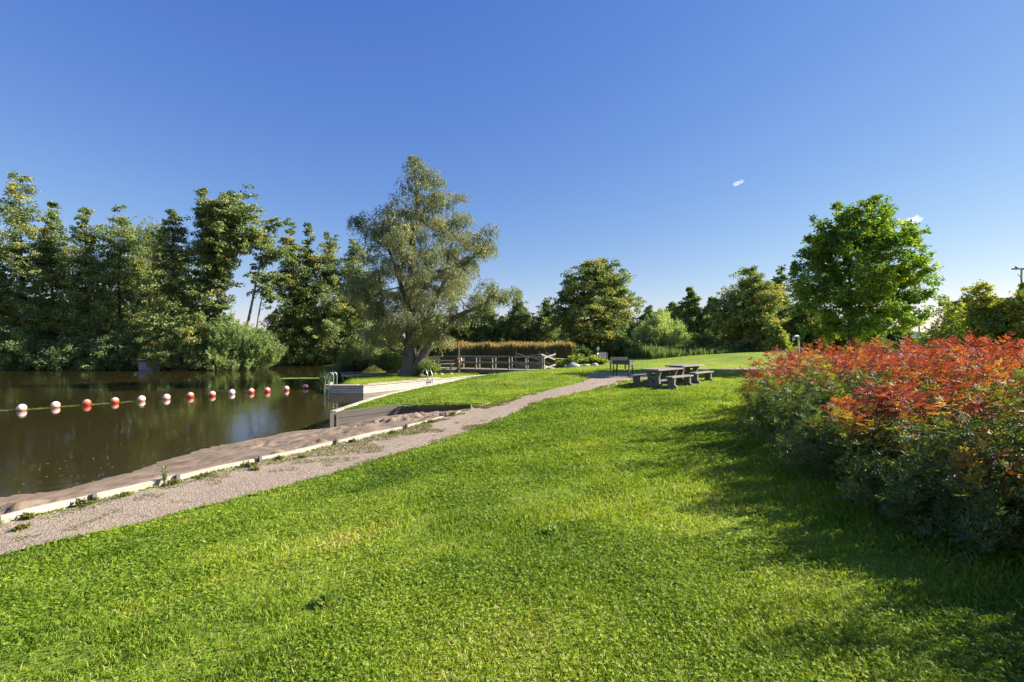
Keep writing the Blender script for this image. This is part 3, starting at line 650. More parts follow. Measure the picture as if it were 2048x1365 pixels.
    if style == 'leaf':
        off = rdir(n, g) * (g.random(n) ** .5)[:, None] * csz[ci][:, None] * np.array([1, 1, flat])
        # sub lobes inside a clump
        lob = g.normal(size=(len(C), 6, 3)) * np.array([.55, .55, .4 * flat + .15]); li = g.integers(0, 6, n)
        off = off * .55 + lob[ci, li] * csz[ci][:, None]
        P = C[ci] + off; Nn = unit(rdir(n, g) + np.array([0, 0, .9]) + off * .5); D = unit(np.cross(Nn, rdir(n, g)))
        s = .7 + .6 * g.random(n)
        leaves(fol, P + [bx, by, bz], D, Nn, leaf[0] * s, leaf[1] * s, np.clip(ctint[ci] + g.normal(size=n) * tint[1], 0, 1))
    elif style == 'droop':
        ns = n // 14; si = g.integers(0, len(C), ns); o0 = rdir(ns, g) * (g.random(ns) ** .4)[:, None] * csz[si][:, None] * np.array([1, 1, .7]); S0 = C[si] + o0
        out = unit(np.column_stack([o0[:, :2] + g.normal(size=(ns, 2)) * .3, np.zeros(ns)])); LN = clump * (.45 + .75 * g.random(ns))
        q = np.repeat(np.arange(ns), 14); t = np.tile(np.linspace(0, 1, 14), ns) + g.normal(size=ns * 14) * .03
        P = S0[q] + out[q] * (LN[q] * .45 * np.sin(np.clip(t, 0, 1) * 1.6))[:, None] + np.stack([0 * t, 0 * t, .25 * LN[q] * t - 1.05 * LN[q] * t * t], 1) + g.normal(size=(ns * 14, 3)) * .05
        D = unit(out[q] * .5 + np.array([0, 0, -1.0]) * (.3 + t)[:, None] + rdir(len(q), g) * .8); Nn = rdir(len(q), g) + [0, 0, .3]
        s = .7 + .6 * g.random(len(q))
        leaves(fol, P + [bx, by, bz], D, Nn, leaf[0] * s, leaf[1] * s, np.clip(ctint[si][q] + g.normal(size=len(q)) * tint[1] * .8, 0, 1))
    else:  # upright shoots
        ns = n // 12; si = g.integers(0, len(C), ns); o0 = rdir(ns, g) * (g.random(ns) ** .4)[:, None] * csz[si][:, None] * np.array([1, 1, .8]); S0 = C[si] + o0
        out = unit(np.column_stack([(S0[:, :2] - axis(0)[:2]) * .25 + g.normal(size=(ns, 2)) * .3, np.ones(ns)])); LN = clump * (.4 + .8 * g.random(ns))
        q = np.repeat(np.arange(ns), 12); t = np.tile(np.linspace(0, 1, 12), ns)
        P = S0[q] + out[q] * (LN[q] * t)[:, None] + g.normal(size=(len(q), 3)) * .02; D = unit(out[q] + rdir(len(q), g) * .9); Nn = rdir(len(q), g) + [0, 0, .4]; s = .7 + .6 * g.random(len(q))
        leaves(fol, P + [bx, by, bz], D, Nn, leaf[0] * s, leaf[1] * s, np.clip(ctint[si][q] + g.normal(size=len(q)) * tint[1] * .8, 0, 1))
    part(fol, 'crown' if trunk_r > 0 else 'foliage', mat, e)
    return e
def pxprof(rows, cx, d, ybase, lim=0):
    """rows (ypix, xleft, xright) -> (h, L, R) in metres, lowest first"""
    s = d / 1024; return [((ybase - y) * s, (cx - xl) * s, (xr - cx) * s) for y, xl, xr in sorted(rows, key=lambda r: -r[0])]

GT = 'trees along the far bank of the lake'
def ptree(name, label, px, d, ytop, rows, zb=.5, **kw):
    yb = 690 + (CZ - zb) * 1024 / d; H = (yb - ytop) * d / 1024
    return tree(name, label, kw.pop('cat', 'tree'), ((px - 1024) / 1024 * d, d, zb), H, pxprof(rows, px, d, yb), **kw)
A = 'alder_tree'
def alder(px, d, yt, w, label, seed, nl=27000, nc=120, lean=0, low=715, **kw):
    rows = [(low, px - w * .8, px + w * .8), (low - 60, px - w, px + w), (yt + .55 * (low - yt) * .8, px - w * .85, px + w * .85), (yt + (low - yt) * .2, px - w * .55 + lean * .6, px + w * .55 + lean * .6), (yt + 10, px - w * .32 + lean, px + w * .32 + lean)]
    rows = [(y, a - (lean * (low - y) / (low - yt) if 0 else 0), b) for y, a, b in rows]
    kw.setdefault('clump', 1.25); kw.setdefault('flat', .5)
    return ptree(A, label, px, d, yt, rows, nleaf=nl, nclump=nc, seed=seed, trunk_r=kw.pop('trunk_r', .26), leaf=kw.pop('leaf', (.24, .17)), group=GT, nlimb=22, shell=.45, **kw)
alder(-42, 63, 372, 60, 'tall dark alder cut off by the picture edge beyond the lake', 10)
alder(42, 64, 345, 66, 'tallest alder at the outer end of the far bank, with a narrow pointed top', 11, 34000, 140)
alder(104, 66, 398, 42, 'slim alder close beside the tallest outer one, with a bushy offset top', 12)
alder(172, 65, 410, 44, 'narrow alder with a small round tuft top, in front of the yellowish willow', 13)
alder(240, 66, 413, 58, 'flat topped alder in front of the pale yellowish willow', 14, lean=0)
alder(345, 64, 415, 50, 'alder above the grey concrete block with two thin leaders', 15)
alder(412, 66, 375, 42, 'tall slender alder just beside the wide leaning one', 16)
# wide leaning
ptree(A, 'tall alder with wide spreading top over a bare leaning trunk', 432, 65, 386, [(640, 418, 448), (560, 412, 468), (500, 402, 496), (460, 400, 520), (430, 410, 526), (392, 440, 505)], nleaf=24000, nclump=90, seed=17, trunk_r=.33, lean=(2.6, 0), leaf=(.3, .22), group=GT, nlimb=18, clump=1.2, flat=.45, shell=.5, bark='bark_grey')
ptree(A, 'thin leaning alder with sparse foliage and a bare pale trunk against the sky', 483, 67, 434, [(600, 500, 520), (540, 500, 545), (480, 500, 570), (440, 525, 560)], nleaf=5200, nclump=34, seed=18, trunk_r=.26, lean=(4.2, 0), leaf=(.28, .2), group=GT, nlimb=14, clump=.9, flat=.4, shell=.5, bark='bark_pale')
ptree(A, 'shorter bare leaning alder trunk beside the sparse one', 505, 67, 545, [(600, 525, 545), (550, 530, 560)], nleaf=1500, nclump=10, seed=19, trunk_r=.22, lean=(2.0, 0), leaf=(.28, .2), group=GT, nlimb=5, clump=.8, flat=.4, bark='bark_pale')
alder(580, 74, 438, 34, 'alder with a dense dark crown just past the leaning bare trunks', 20, 26000, 100, low=700)
alder(614, 76, 442, 32, 'slim twin of the dense alder, near the light green shore bushes', 21, 22000, 85, low=700)
alder(655, 76, 462, 52, 'rounded alder between the slim twins and the island willow', 22, 32000, 120, low=710)
alder(712, 78, 480, 48, 'alder partly hidden behind the island willow', 23, 30000, 115, low=710)
ptree('willow_tree', 'pale yellowish willow rising behind the far bank alders', 300, 74, 438, [(700, 230, 380), (600, 215, 390), (520, 225, 385), (470, 245, 360), (445, 265, 330)], nleaf=34000, nclump=120, seed=24, trunk_r=.4, leaf=(.34, .14), mat='alder_yellow', style='droop', clump=1.5, group=GT)
# back filler trees (darker, behind)
fill = [(-80, 86, 520, 70), (20, 88, 530, 60), (90, 90, 545, 55), (150, 92, 525, 55), (215, 88, 520, 60), (340, 86, 520, 60), (395, 90, 560, 42), (600, 92, 540, 60), (680, 94, 545, 60), (760, 98, 560, 60), (840, 110, 590, 50), (900, 115, 600, 50)]
fl = ['at the outer picture edge', 'behind the tallest outer alder', 'behind the slim bushy topped alder', 'above the half hidden white house', 'behind the flat topped alder', 'behind the two leader alder', 'ending at the sky gap by the leaning trunks', 'behind the slim twin alders', 'behind the rounded alder', 'behind the island willow crown, nearer the alders', 'behind the trunk side of the island willow', 'behind the island willow, next to the reed bed']
for i, (px, d, yt, w) in enumerate(fill):
    yt += 60
    ptree('background_tree', 'dense dark background tree ' + fl[i], px, d, yt, [(725, px - w * .9, px + w * .9), (650, px - w, px + w), (yt + 40, px - w * .75, px + w * .75), (yt + 6, px - w * .2, px + w * .2)], zb=.8, nleaf=10000, nclump=70, seed=40 + i, trunk_r=.25, leaf=(.5, .36), mat='far', clump=1.9, flat=.6, group='second row of trees beyond the lake', nlimb=8)
# shoreline shrubs left bank
def shrub(px, d, yt, w, label, seed, mat='alder', nl=9000, nc=40, zb=.1, style='leaf', yl=None, leaf=(.21, .14), group='bushes along the far shore', tint=(.45, .22), clump=.8, name='bush', depth=1, cat='bush', **kw):
    yb = 690 + (CZ - zb) * 1024 / d
    rows = [(yb, px - w * .9, px + w * .9), (yb - (yb - yt) * .35, px - w, px + w), (yb - (yb - yt) * .75, px - w * .7, px + w * .7), (yt + 3, px - w * .2, px + w * .2)]
    return ptree(name, label, px, d, yt, rows, zb=zb, nleaf=nl, nclump=nc, seed=seed, trunk_r=0, leaf=leaf, mat=mat, clump=clump, flat=.75, style=style, group=group, tint=tint, bark='twig', cat=cat, depth=depth, **kw)
sb = [(-30, 61, 640, 60), (38, 60.8, 655, 55), (105, 61.3, 690, 45), (165, 61.6, 672, 48), (225, 61.3, 665, 42), (335, 61.5, 640, 52), (395, 61.2, 625, 45)]
sl = ['at the outer picture edge', 'below the tallest outer alder', 'low and dark in front of the white house', 'hanging over the dark water in deep shade', 'just before the concrete block', 'pale leafed, just past the concrete block', 'tall and olive next to the big round willow bush']
for i, (px, d, yt, w) in enumerate(sb):
    shrub(px, d + .6, yt, w, 'shore bush ' + sl[i], 60 + i, nl=20000, nc=70, clump=.9, tint=(.5 if i > 4 else .38, .2))
shrub(462, 62.5, 640, 52, 'big round light green willow bush at the water, under the leaning trunks', 70, 'bushwillow', 22000, 80, style='up', leaf=(.3, .1), clump=.9, tint=(.35, .2))
shrub(520, 64, 665, 36, 'smaller light green bush leaning out beside the big round willow bush', 71, 'bushwillow', 15000, 55, style='up', leaf=(.3, .1), clump=.9, tint=(.3, .2))
shrub(604, 76.5, 684, 46, 'low light green bush on the shore below the slim twin alders', 72, 'bushwillow', 15000, 60, style='up', leaf=(.34, .11), clump=1.0, tint=(.4, .2))
shrub(660, 77, 670, 40, 'shadowy bush beneath the rounded alder', 73, 'alder', 12000, 50, clump=1.1)
shrub(715, 78, 660, 45, 'shadowy bush beneath the alder behind the willow', 74, 'alder', 12000, 50, clump=1.1)
shrub(560, 80, 640, 42, 'dark bush filling the gap behind the light green shore bushes', 75, 'alder', 9000, 40, clump=1.2)
# concrete block on shore
e = empty('concrete_block', (-43.4, 60.2, .3), 'grey concrete block standing in the water at the far shore', 'concrete block')
m_ = MB(); m_.box((-42.7, 60.6, .2), (2.1, 1.4, 1.3), .35); part(m_, 'body', 'concrete', e)
m_ = MB(); m_.box((-42.7, 60.6, .9), (2.24, 1.54, .1), .35); part(m_, 'cap', 'concrete', e)
# house behind trees
def gable(x, y, z, w, dpt, h, rh, rz, wall, roof, label, wins=3, name='house'):
    e = empty(name, (x, y, z), label, 'house'); c, s = math.cos(rz), math.sin(rz); mt = np.array([[c, -s, 0, x], [s, c, 0, y], [0, 0, 1, z], [0, 0, 0, 1]])
    m_ = MB(); m_.prism([(-dpt/2, 0), (dpt/2, 0), (dpt/2, h), (0, h + rh), (-dpt/2, h)], -w/2, w/2, mt @ np.array([[0, 1, 0, 0], [1, 0, 0, 0], [0, 0, 1, 0], [0, 0, 0, 1.]])); part(m_, 'wall', wall, e)
    m_ = MB()
    for sg in (-1, 1):
        a = mt @ np.array([0, sg * (dpt/2 + .4), h - .25, 1]); b = mt @ np.array([0, 0, h + rh + .12, 1]); d_ = (mt[:3, 0])
        n_ = unit(np.cross(d_, (b - a)[:3])); p0 = a[:3] - d_ * (w/2 + .3); m_.add([p0, p0 + d_ * (w + .6), b[:3] + d_ * (w/2 + .3), b[:3] - d_ * (w/2 + .3), p0 + n_*.12, p0 + d_*(w+.6) + n_*.12, b[:3] + d_*(w/2+.3) + n_*.12, b[:3] - d_*(w/2+.3) + n_*.12], [[0,3,2,1],[4,5,6,7],[0,1,5,4],[1,2,6,5],[2,3,7,6],[3,0,4,7]])
    part(m_, 'roof', roof, e)
    for k in range(wins):
        xx = -w/2 + w * (k + .5) / wins; q = mt @ np.array([xx, -dpt/2 - .02, h * .5, 1]); m_ = MB(); m_.box(q[:3], (.9, .08, 1.2), rz); part(m_, 'window', 'iron', e)
M['tile_orange'] = plain('orange_roof_tile', (.42, .17, .08), .8)
M['tile_brown'] = plain('brown_roof_felt', (.09, .065, .05), .85)
gable(-98, 112, 1.2, 16, 8, 4.6, 2.6, .1, 'white_paint', 'tile_orange', 'white house with an orange tiled roof glimpsed through the far bank trees')
gable(-62, 120, 1.2, 10, 7, 2.6, 1.8, -.1, 'white_paint', 'tile_brown', 'low white building glimpsed under the leaning alders')

# ------------------------------------------------------------------ big willow on island
wx, wy = -8.25, 41.0; yb = 690 + 2.48 * 1024 / 41; s_ = 41 / 1024
rows = [(682, 742, 900), (668, 715, 940), (640, 705, 985), (610, 700, 1020), (575, 695, 1028), (545, 698, 1000), (500, 700, 1000), (470, 692, 1008), (450, 712, 990), (425, 745, 935), (400, 762, 935), (370, 775, 928), (345, 800, 880), (318, 815, 845)]
prof = pxprof(rows, 820, 41, yb)
def wp_(px, py, dy=0): return ((px - 820) * s_, dy, (yb - py) * s_)
tp = [(np.array([wp_(818, 752), wp_(822, 700), wp_(826, 640), wp_(824, 560), wp_(832, 470), wp_(836, 400), wp_(832, 325)]), .62),
      (np.array([wp_(828, 745, -.1), wp_(848, 712, -.2), wp_(872, 680, -.4), wp_(905, 640, -.8), wp_(950, 622, -1.2), wp_(985, 606, -1.4), (wp_(1000, 585, -1.5))]), .42),
      (np.array([wp_(824, 740, .3), wp_(832, 700, .6), wp_(850, 640, 1), wp_(885, 560, 1.4), wp_(905, 470, 1.4), wp_(905, 385, 1.2)]), .36),
      (np.array([wp_(822, 660), wp_(845, 590, -.8), wp_(880, 550, -1.4), wp_(920, 545, -1.8), wp_(965, 515, -2), wp_(990, 470, -2)]), .24),
      (np.array([wp_(822, 640), wp_(800, 560, .2), wp_(780, 500, 0), wp_(748, 460, -.3), wp_(712, 455, -.5)]), .22),
      (np.array([wp_(822, 700), wp_(790, 650, -.8), wp_(755, 600, -1.2), wp_(725, 570, -1.4)]), .22)]
tree('willow_tree', 'large old willow with silvery drooping leaves and a forked trunk on the island', 'tree', (wx, wy, .52), (yb - 312) * s_, prof, trunk_pts=tp, trunk_r=.6, nclump=270, nleaf=140000, leaf=(.17, .052), mat='willow', bark='bark_grey', seed=5, clump=.68, style='droop', nlimb=34, depth=.8, shell=.42, tint=(.42, .22), dead=26, limb_r=.2)

# ------------------------------------------------------------------ centre and right trees
GC = 'trees behind the reeds and the far lawn'
def ctree(px, d, yt, w, label, seed, nl=20000, nc=110, mat='far', low=720, zb=1, name='broadleaf_tree', top=.2, **kw):
    kw.setdefault('leaf', (.4, .28)); kw.setdefault('clump', 1.5); kw.setdefault('trunk_r', .25)
    rows = [(low, px - w * .85, px + w * .85), (yt + (low - yt) * .6, px - w, px + w), (yt + (low - yt) * .25, px - w * .65, px + w * .65), (yt + 5, px - w * top, px + w * top)]
    return ptree(name, label, px, d, yt, rows, zb=zb, nleaf=nl, nclump=nc, seed=seed, mat=mat, group=GC, **kw)
ctree(970, 118, 600, 42, 'dark tree behind the reed bed, half covered by the willow', 100)
ctree(1036, 116, 588, 34, 'dark pointed tree at the open side of the willow', 101)
ctree(1094, 114, 600, 32, 'small dark tree between the pointed one and the spreading alder', 102)
ctree(1135, 120, 618, 36, 'low dark tree behind the spreading alder', 103)
for k, (px, w, yt, t) in enumerate([(925, 34, 628, 'right above the reeds beside the willow'), (1003, 26, 634, 'low between the two dark reed bed trees'), (1066, 26, 636, 'low beside the small dark tree'), (1180, 40, 640, 'deep in shade behind the alder stems'), (1232, 34, 644, 'filling the gap past the alder stems'), (1460, 44, 640, 'behind the shaded undergrowth'), (1640, 50, 655, 'low behind the oak trunk'), (1330, 40, 640, 'hidden low behind the pale willow bush')]):
    ctree(px, 126, yt, w, 'distant dark tree ' + t, 160 + k, nl=11000, nc=60, leaf=(.5, .36))
for k, (px, d, yt, w, t) in enumerate([(1300, 112, 614, 42, 'behind the rounded pale willow bush'), (1345, 108, 606, 36, 'between the pale willow bush and the twin topped tree'), (1382, 92, 575, 34, 'with a tall tufted top over the grassy rise'), (1425, 90, 600, 34, 'in the dip before the big yellowing tree'), (1250, 116, 630, 40, 'low behind the multi stemmed alder')]):
    ctree(px, d, yt, w, 'dark green tree ' + t, 110 + k)
# multi-stem centre alder
yb_ = 690 + 2.0 * 1024 / 66; sA = 66 / 1024
def cp(px, py, dy=0): return ((px - 1185) * sA, dy, (yb_ - py) * sA)
tpA = [(np.array([cp(1162, yb_), cp(1160, 670), cp(1165, 600), cp(1180, 540)]), .24), (np.array([cp(1178, yb_, .6), cp(1180, 650, .6), cp(1190, 580), cp(1200, 530)]), .22),
       (np.array([cp(1199, yb_, -.3), cp(1201, 660, -.2), cp(1215, 590), cp(1222, 545)]), .18), (np.array([cp(1212, yb_, .3), cp(1213, 650), cp(1232, 600, .3), cp(1255, 570)]), .2), (np.array([cp(1168, yb_, -.5), cp(1150, 640), cp(1125, 590)]), .15)]
ptree('alder_tree', 'broad many stemmed alder standing behind the charcoal grill', 1185, 66, 520, [(705, 1160, 1225), (680, 1110, 1262), (640, 1095, 1278), (600, 1102, 1282), (570, 1108, 1270), (545, 1132, 1250), (525, 1160, 1215)], zb=1, trunk_pts=tpA, trunk_r=.3, nleaf=52000, nclump=190, seed=120, leaf=(.26, .18), mat='alder', clump=1.05, flat=.4, group=GC, shell=.5, nlimb=26, tint=(.5, .22))
ctree(1500, 58, 540, 72, 'big bushy tree turning yellow, behind the grassy rise', 121, 60000, 210, 'alder', low=712, zb=1.6, leaf=(.24, .17), clump=1.05, tint=(.55, .24), top=.3)
ctree(1562, 66, 540, 36, 'tree with airy branches between the yellowing tree and the oak', 122, 15000, 70, 'far', low=700, zb=1.6, leaf=(.26, .18), clump=1.0, tint=(.35, .2))
ctree(1556, 50, 652, 26, 'small yellow leafed bush tree at the crest of the grassy rise', 123, 9000, 40, 'autumnshrub', low=712, zb=1.9, leaf=(.2, .14), clump=.6, trunk_r=.06, tint=(.5, .25))
ctree(1615, 54, 600, 40, 'green tree at the foot of the oak, near the hooked pipe', 124, 22000, 90, 'alder_yellow', low=712, zb=1.8, leaf=(.22, .15), clump=.9, tint=(.3, .2))
ctree(1668, 56, 630, 40, 'yellow green bushy tree behind the oak trunk', 125, 20000, 80, 'alder_yellow', low=712, zb=1.8, leaf=(.22, .15), clump=.9, tint=(.35, .22))
ctree(1735, 58, 640, 42, 'bushy tree beyond the oak, in front of the pale hall roof', 126, 20000, 80, 'alder_yellow', low=712, zb=1.8, leaf=(.22, .15), clump=.9, tint=(.2, .2))
ctree(1795, 60, 655, 36, 'low green tree beside the far mast', 127, 16000, 60, 'alder_yellow', low=712, zb=1.8, leaf=(.24, .16), clump=.9, tint=(.15, .2))
ctree(1890, 60, 668, 42, 'hazy low tree beyond the olive yellow shrubs', 128, 12000, 50, 'far', low=712, zb=1.8, leaf=(.3, .2), clump=1.0)
shrub(1322, 62, 628, 45, 'pale silvery green round willow bush behind the picnic tables', 130, 'palebush', 46000, 110, .95, 'up', leaf=(.22, .075), clump=.75, group=None, tint=(.45, .25), name='willow_bush')
shrub(1282, 60, 678, 28, 'dark green bush tucked beside the pale willow bush', 131, 'far', 12000, 50, .95, leaf=(.22, .15), group='undergrowth behind the lawn')
shrub(1235, 64, 668, 26, 'bush under the many stemmed alder', 132, 'far', 11000, 45, .95, leaf=(.22, .15), group='undergrowth behind the lawn')
shrub(1165, 60, 692, 20, 'dark low bush by the alder stems at the waterside', 133, 'far', 8000, 35, .8, leaf=(.22, .15), group='undergrowth behind the lawn')
shrub(1400, 66, 668, 40, 'shaded undergrowth bush behind the low end of the grassy rise', 134, 'far', 14000, 60, 1.2, leaf=(.24, .16), group='undergrowth behind the lawn')
shrub(1460, 62, 672, 45, 'shaded undergrowth bush beneath the big yellowing tree', 135, 'far', 14000, 60, 1.4, leaf=(.24, .16), group='undergrowth behind the lawn')
shrub(1590, 60, 668, 45, 'shaded undergrowth bush behind the hooked pipe', 136, 'far', 14000, 60, 1.6, leaf=(.24, .16), group='undergrowth behind the lawn')
# oak
sO = 30 / 1024; zO = 1.55; yO = 690 + (CZ - zO) * 1024 / 30
rows = [(672, 1640, 1770), (665, 1612, 1800), (650, 1595, 1815), (640, 1595, 1820), (600, 1593, 1846), (560, 1592, 1850), (520, 1590, 1836), (480, 1600, 1820), (450, 1622, 1812), (425, 1650, 1785), (412, 1668, 1770)]
def op(px, py, dy=0): return ((px - 1702) * sO, dy, (yO - py) * sO)
tpO = [(np.array([op(1702, yO), op(1701, 690), op(1703, 640), op(1700, 560), op(1702, 490), op(1710, 430)]), .17), (np.array([op(1703, 650), op(1735, 590, .3), op(1760, 520, .4), op(1765, 450, .4)]), .09), (np.array([op(1701, 640), op(1670, 580, -.3), op(1650, 510, -.4), op(1648, 470, -.4)]), .08)]
tree('oak_tree', 'young oak with a rounded deep green crown behind the red shrubs', 'tree', ((1702 - 1024) * sO, 30, zO), (yO - 425) * sO, pxprof(rows, 1702, 30, yO), trunk_pts=tpO, trunk_r=.2, nclump=280, nleaf=66000, leaf=(.17, .10), mat='oak', bark='bark_dark', seed=77, clump=.48, flat=.8, nlimb=34, shell=.5, tint=(.42, .22), limb_r=.25)
# olive-yellow shrub behind red shrubs
def oshrub(px, d, yt, w, label, seed, nl, tn=.5, mat='autumnshrub'):
    yb = 690 + 1.45 * 1024 / d
    ptree('tall_shrub', label, px, d, yt, [(yb - 15, px - w, px + w), (690 - (690 - yt) * .5, px - w * .85, px + w * .85), (yt + 14, px - w * .55, px + w * .55), (yt, px - w * .2, px + w * .2)], zb=1.55, nleaf=nl, nclump=90, seed=seed, trunk_r=.035, stems=5, leaf=(.085, .05), mat=mat, clump=.27, flat=.9, shell=.5, nlimb=30, tint=(tn, .26), group='tall olive yellow shrubs behind the red hedge', cat='shrub', bark='twig', dead=8)
oshrub(1905, 16.5, 598, 42, 'sparse olive shrub with thin open twigs, nearest the gap by the oak', 140, 9000, .4)
oshrub(1968, 15.5, 576, 50, 'dense olive yellow shrub below the flat brown roof', 141, 20000, .55)
oshrub(2045, 15, 578, 55, 'yellow leafed shrub at the foot of the lamp mast', 142, 22000, .6)
oshrub(1880, 20, 660, 44, 'low soft green shrub just behind the red hedge', 143, 12000, .2)
oshrub(2130, 14.5, 590, 60, 'yellow shrub continuing past the picture edge', 144, 9000, .6)

# ------------------------------------------------------------------ reeds
def reeds(name, label, poly_pts, n, hmin, hmax, wd, tint_lo, brown, seed, mat='reed'):
    g = np.random.default_rng(seed); xs = [p[0] for p in poly_pts]; ys = [p[1] for p in poly_pts]
    x = g.uniform(min(xs), max(xs), n * 2); y = g.uniform(min(ys), max(ys), n * 2); ok = in_poly(x, y, poly_pts); x, y = x[ok][:n], y[ok][:n]; n = len(x)
    h = hmin + (hmax - hmin) * (.5 * g.random(n) + .6 * vnoise(x, y, 2.5, seed) + .3 * (g.random(n) > .93)); mb = MB(); z0 = np.full(n, -.1)
    B = np.column_stack([x, y, z0]); lean = np.column_stack([g.normal(size=n) * .07, g.normal(size=n) * .07, np.ones(n)])
    th = g.random(n) * 3.14; S = np.column_stack([np.cos(th), np.sin(th), 0 * th]) * wd
    T = B + lean * h[:, None]
    V = np.stack([B - S * .5, B + S * .5, B + lean * h[:, None] * .7 + S * .4, B + lean * h[:, None] * .7 - S * .4], 1); mb.add(V.reshape(-1, 3), np.arange(4 * n).reshape(n, 4), tint=np.clip(tint_lo + g.normal(size=n) * .12, 0, 1))
    pb = B + lean * h[:, None] * .68; leaves(mb, pb, lean + rdir(n, g) * .15, S * 10, h * .32, wd * 3.0, np.clip(brown + g.normal(size=n) * .15, 0, 1))
    for k in range(3):
        f_ = g.uniform(.15, .8, n)[:, None]; C = B + lean * h[:, None] * f_; D = rdir(n, g) + [0, 0, 1.1]; leaves(mb, C, D, rdir(n, g), .6, wd * 1.8, np.clip(tint_lo + g.normal(size=n) * .12 + (f_[:, 0] - .5) * .3, 0, 1))
    return tag(mb.build(name, mat), label, kind='stuff')
reeds('reed_bed', 'belt of tall reeds with brown plumes across the bay', [(-16, 105), (0, 104), (12.5, 103), (16, 106), (16, 114), (-18, 114)], 19000, 2.4, 3.9, .07, .30, .56, 3)
reeds('shore_sedge', 'dark green sedge in the water beside the island', [(-12.3, 34.1), (-12.9, 34.4), (-15.0, 41), (-15.6, 45), (-14.3, 45), (-13, 37.3)], 1500, .5, 1.5, .03, .0, .1, 4, 'far')
reeds('shaded_reeds', 'shaded reeds behind the grassy rise', [(14, 50), (30, 56), (30, 60), (13, 58)], 3000, 2.2, 3.2, .05, .1, .35, 5, 'far')

# ------------------------------------------------------------------ low plants
def plant(x, y, z, r, h, label, seed, mat='lowgreen', nl=400, leaf=(.1, .06), name='leafy_plant', tint=(.5, .2), cat='plant', group=None):
    g = np.random.default_rng(seed); e = empty(name, (x, y, z), label, cat, group); m_ = MB(); s = MB()
    ns = max(6, nl // 14)
    a = g.random(ns) * 6.28; rr = np.sqrt(g.random(ns)); tip = np.column_stack([np.cos(a) * rr * r, np.sin(a) * rr * r, h * (1 - .45 * rr * rr) * (.7 + .4 * g.random(ns))])
    for k in range(ns): s.tube(np.array([[0, 0, -.03], tip[k] * [.45, .45, .5], tip[k]]) + [x, y, z], [.004 + h * .006, .003 + h * .004, .002], 4, False)
    q = np.repeat(np.arange(ns), 14); t = g.uniform(.25, 1, len(q)); P = tip[q] * np.column_stack([t ** 1.3, t ** 1.3, t]); D = rdir(len(q), g) + unit(tip[q]) * .6; Nn = rdir(len(q), g) + [0, 0, 1.2]; sz = .7 + .6 * g.random(len(q))
    leaves(m_, P + [x, y, z], D, Nn, leaf[0] * sz, leaf[1] * sz, np.clip(tint[0] + g.normal(size=len(q)) * tint[1], 0, 1))
    part(s, 'stem', 'twig', e); part(m_, 'foliage', mat, e); return e
plant(-6.55, 40.2, .5, 1.0, 1.25, 'yellow green leafy shrub growing against the willow trunk', 200, nl=5200, leaf=(.13, .08), name='leafy_shrub', tint=(.55, .2), cat='shrub')
plant(-10.2, 43.5, .5, 2.0, 2.2, 'bright green leafy shrub behind the low barrier, under the willow', 201, nl=9000, leaf=(.15, .1), name='leafy_shrub', tint=(.4, .25), cat='shrub')
plant(-13.2, 43.5, .4, 1.8, 2.4, 'dark leafy shrub at the water end of the low barrier', 202, 'far', nl=8000, leaf=(.16, .1), name='leafy_shrub', cat='shrub')
for k, (px, py, r, h, lb) in enumerate([(1123, 731, .6, .75, 'yellow green waterside plant next to the timber gates'), (1150, 729, .8, 1.15, 'taller yellow green waterside plant among the white stones'), (1172, 731, .5, .7, 'small waterside plant before the dark alder trunks'), (1200, 733, .9, .6, 'pale low plant below the lifebuoy sign'), (1187, 727, .5, .8, 'small yellowish plant beside the second lifebuoy')]):
    d = 47; x, y, z = at(px, d, py=py); plant(x, y, lz(x, y) - .02, r, h, lb, 210 + k, nl=1500, leaf=(.16, .1), tint=(.75, .2))
# weeds along the plank edging
wl = [(-7.35, 7.75, .16), (-6.95, 8.35, .2), (-6.62, 8.7, .15), (-6.25, 9.35, .17), (-5.9, 9.8, .14), (-5.45, 10.55, .19), (-5.05, 11.05, .13), (-3.95, 12.6, .12), (-3.2, 13.6, .14), (-2.4, 14.9, .13), (-1.9, 16.0, .2), (-1.2, 17.7, .16), (-7.0, 7.3, .1), (-5.2, 10.3, .1), (-4.6, 11.1, .09)]
for k, (x, y, r) in enumerate(wl):
    plant(x + .05, y - .04, lz(x, y) + .01, r * (.7 + .5 * random.random()), r * .5, 'small green weed tuft at the foot of the plank edging', 230 + k, nl=150, leaf=(.06, .03), mat='weed', name='weed_tuft', group='weeds along the plank edging', tint=(.45, .2))
plant(-6.35, 9.35, lz(-6.35, 9.35), .05, .42, 'single tall weed stalk standing against the plank edging', 250, nl=120, leaf=(.05, .02), name='weed_stalk')
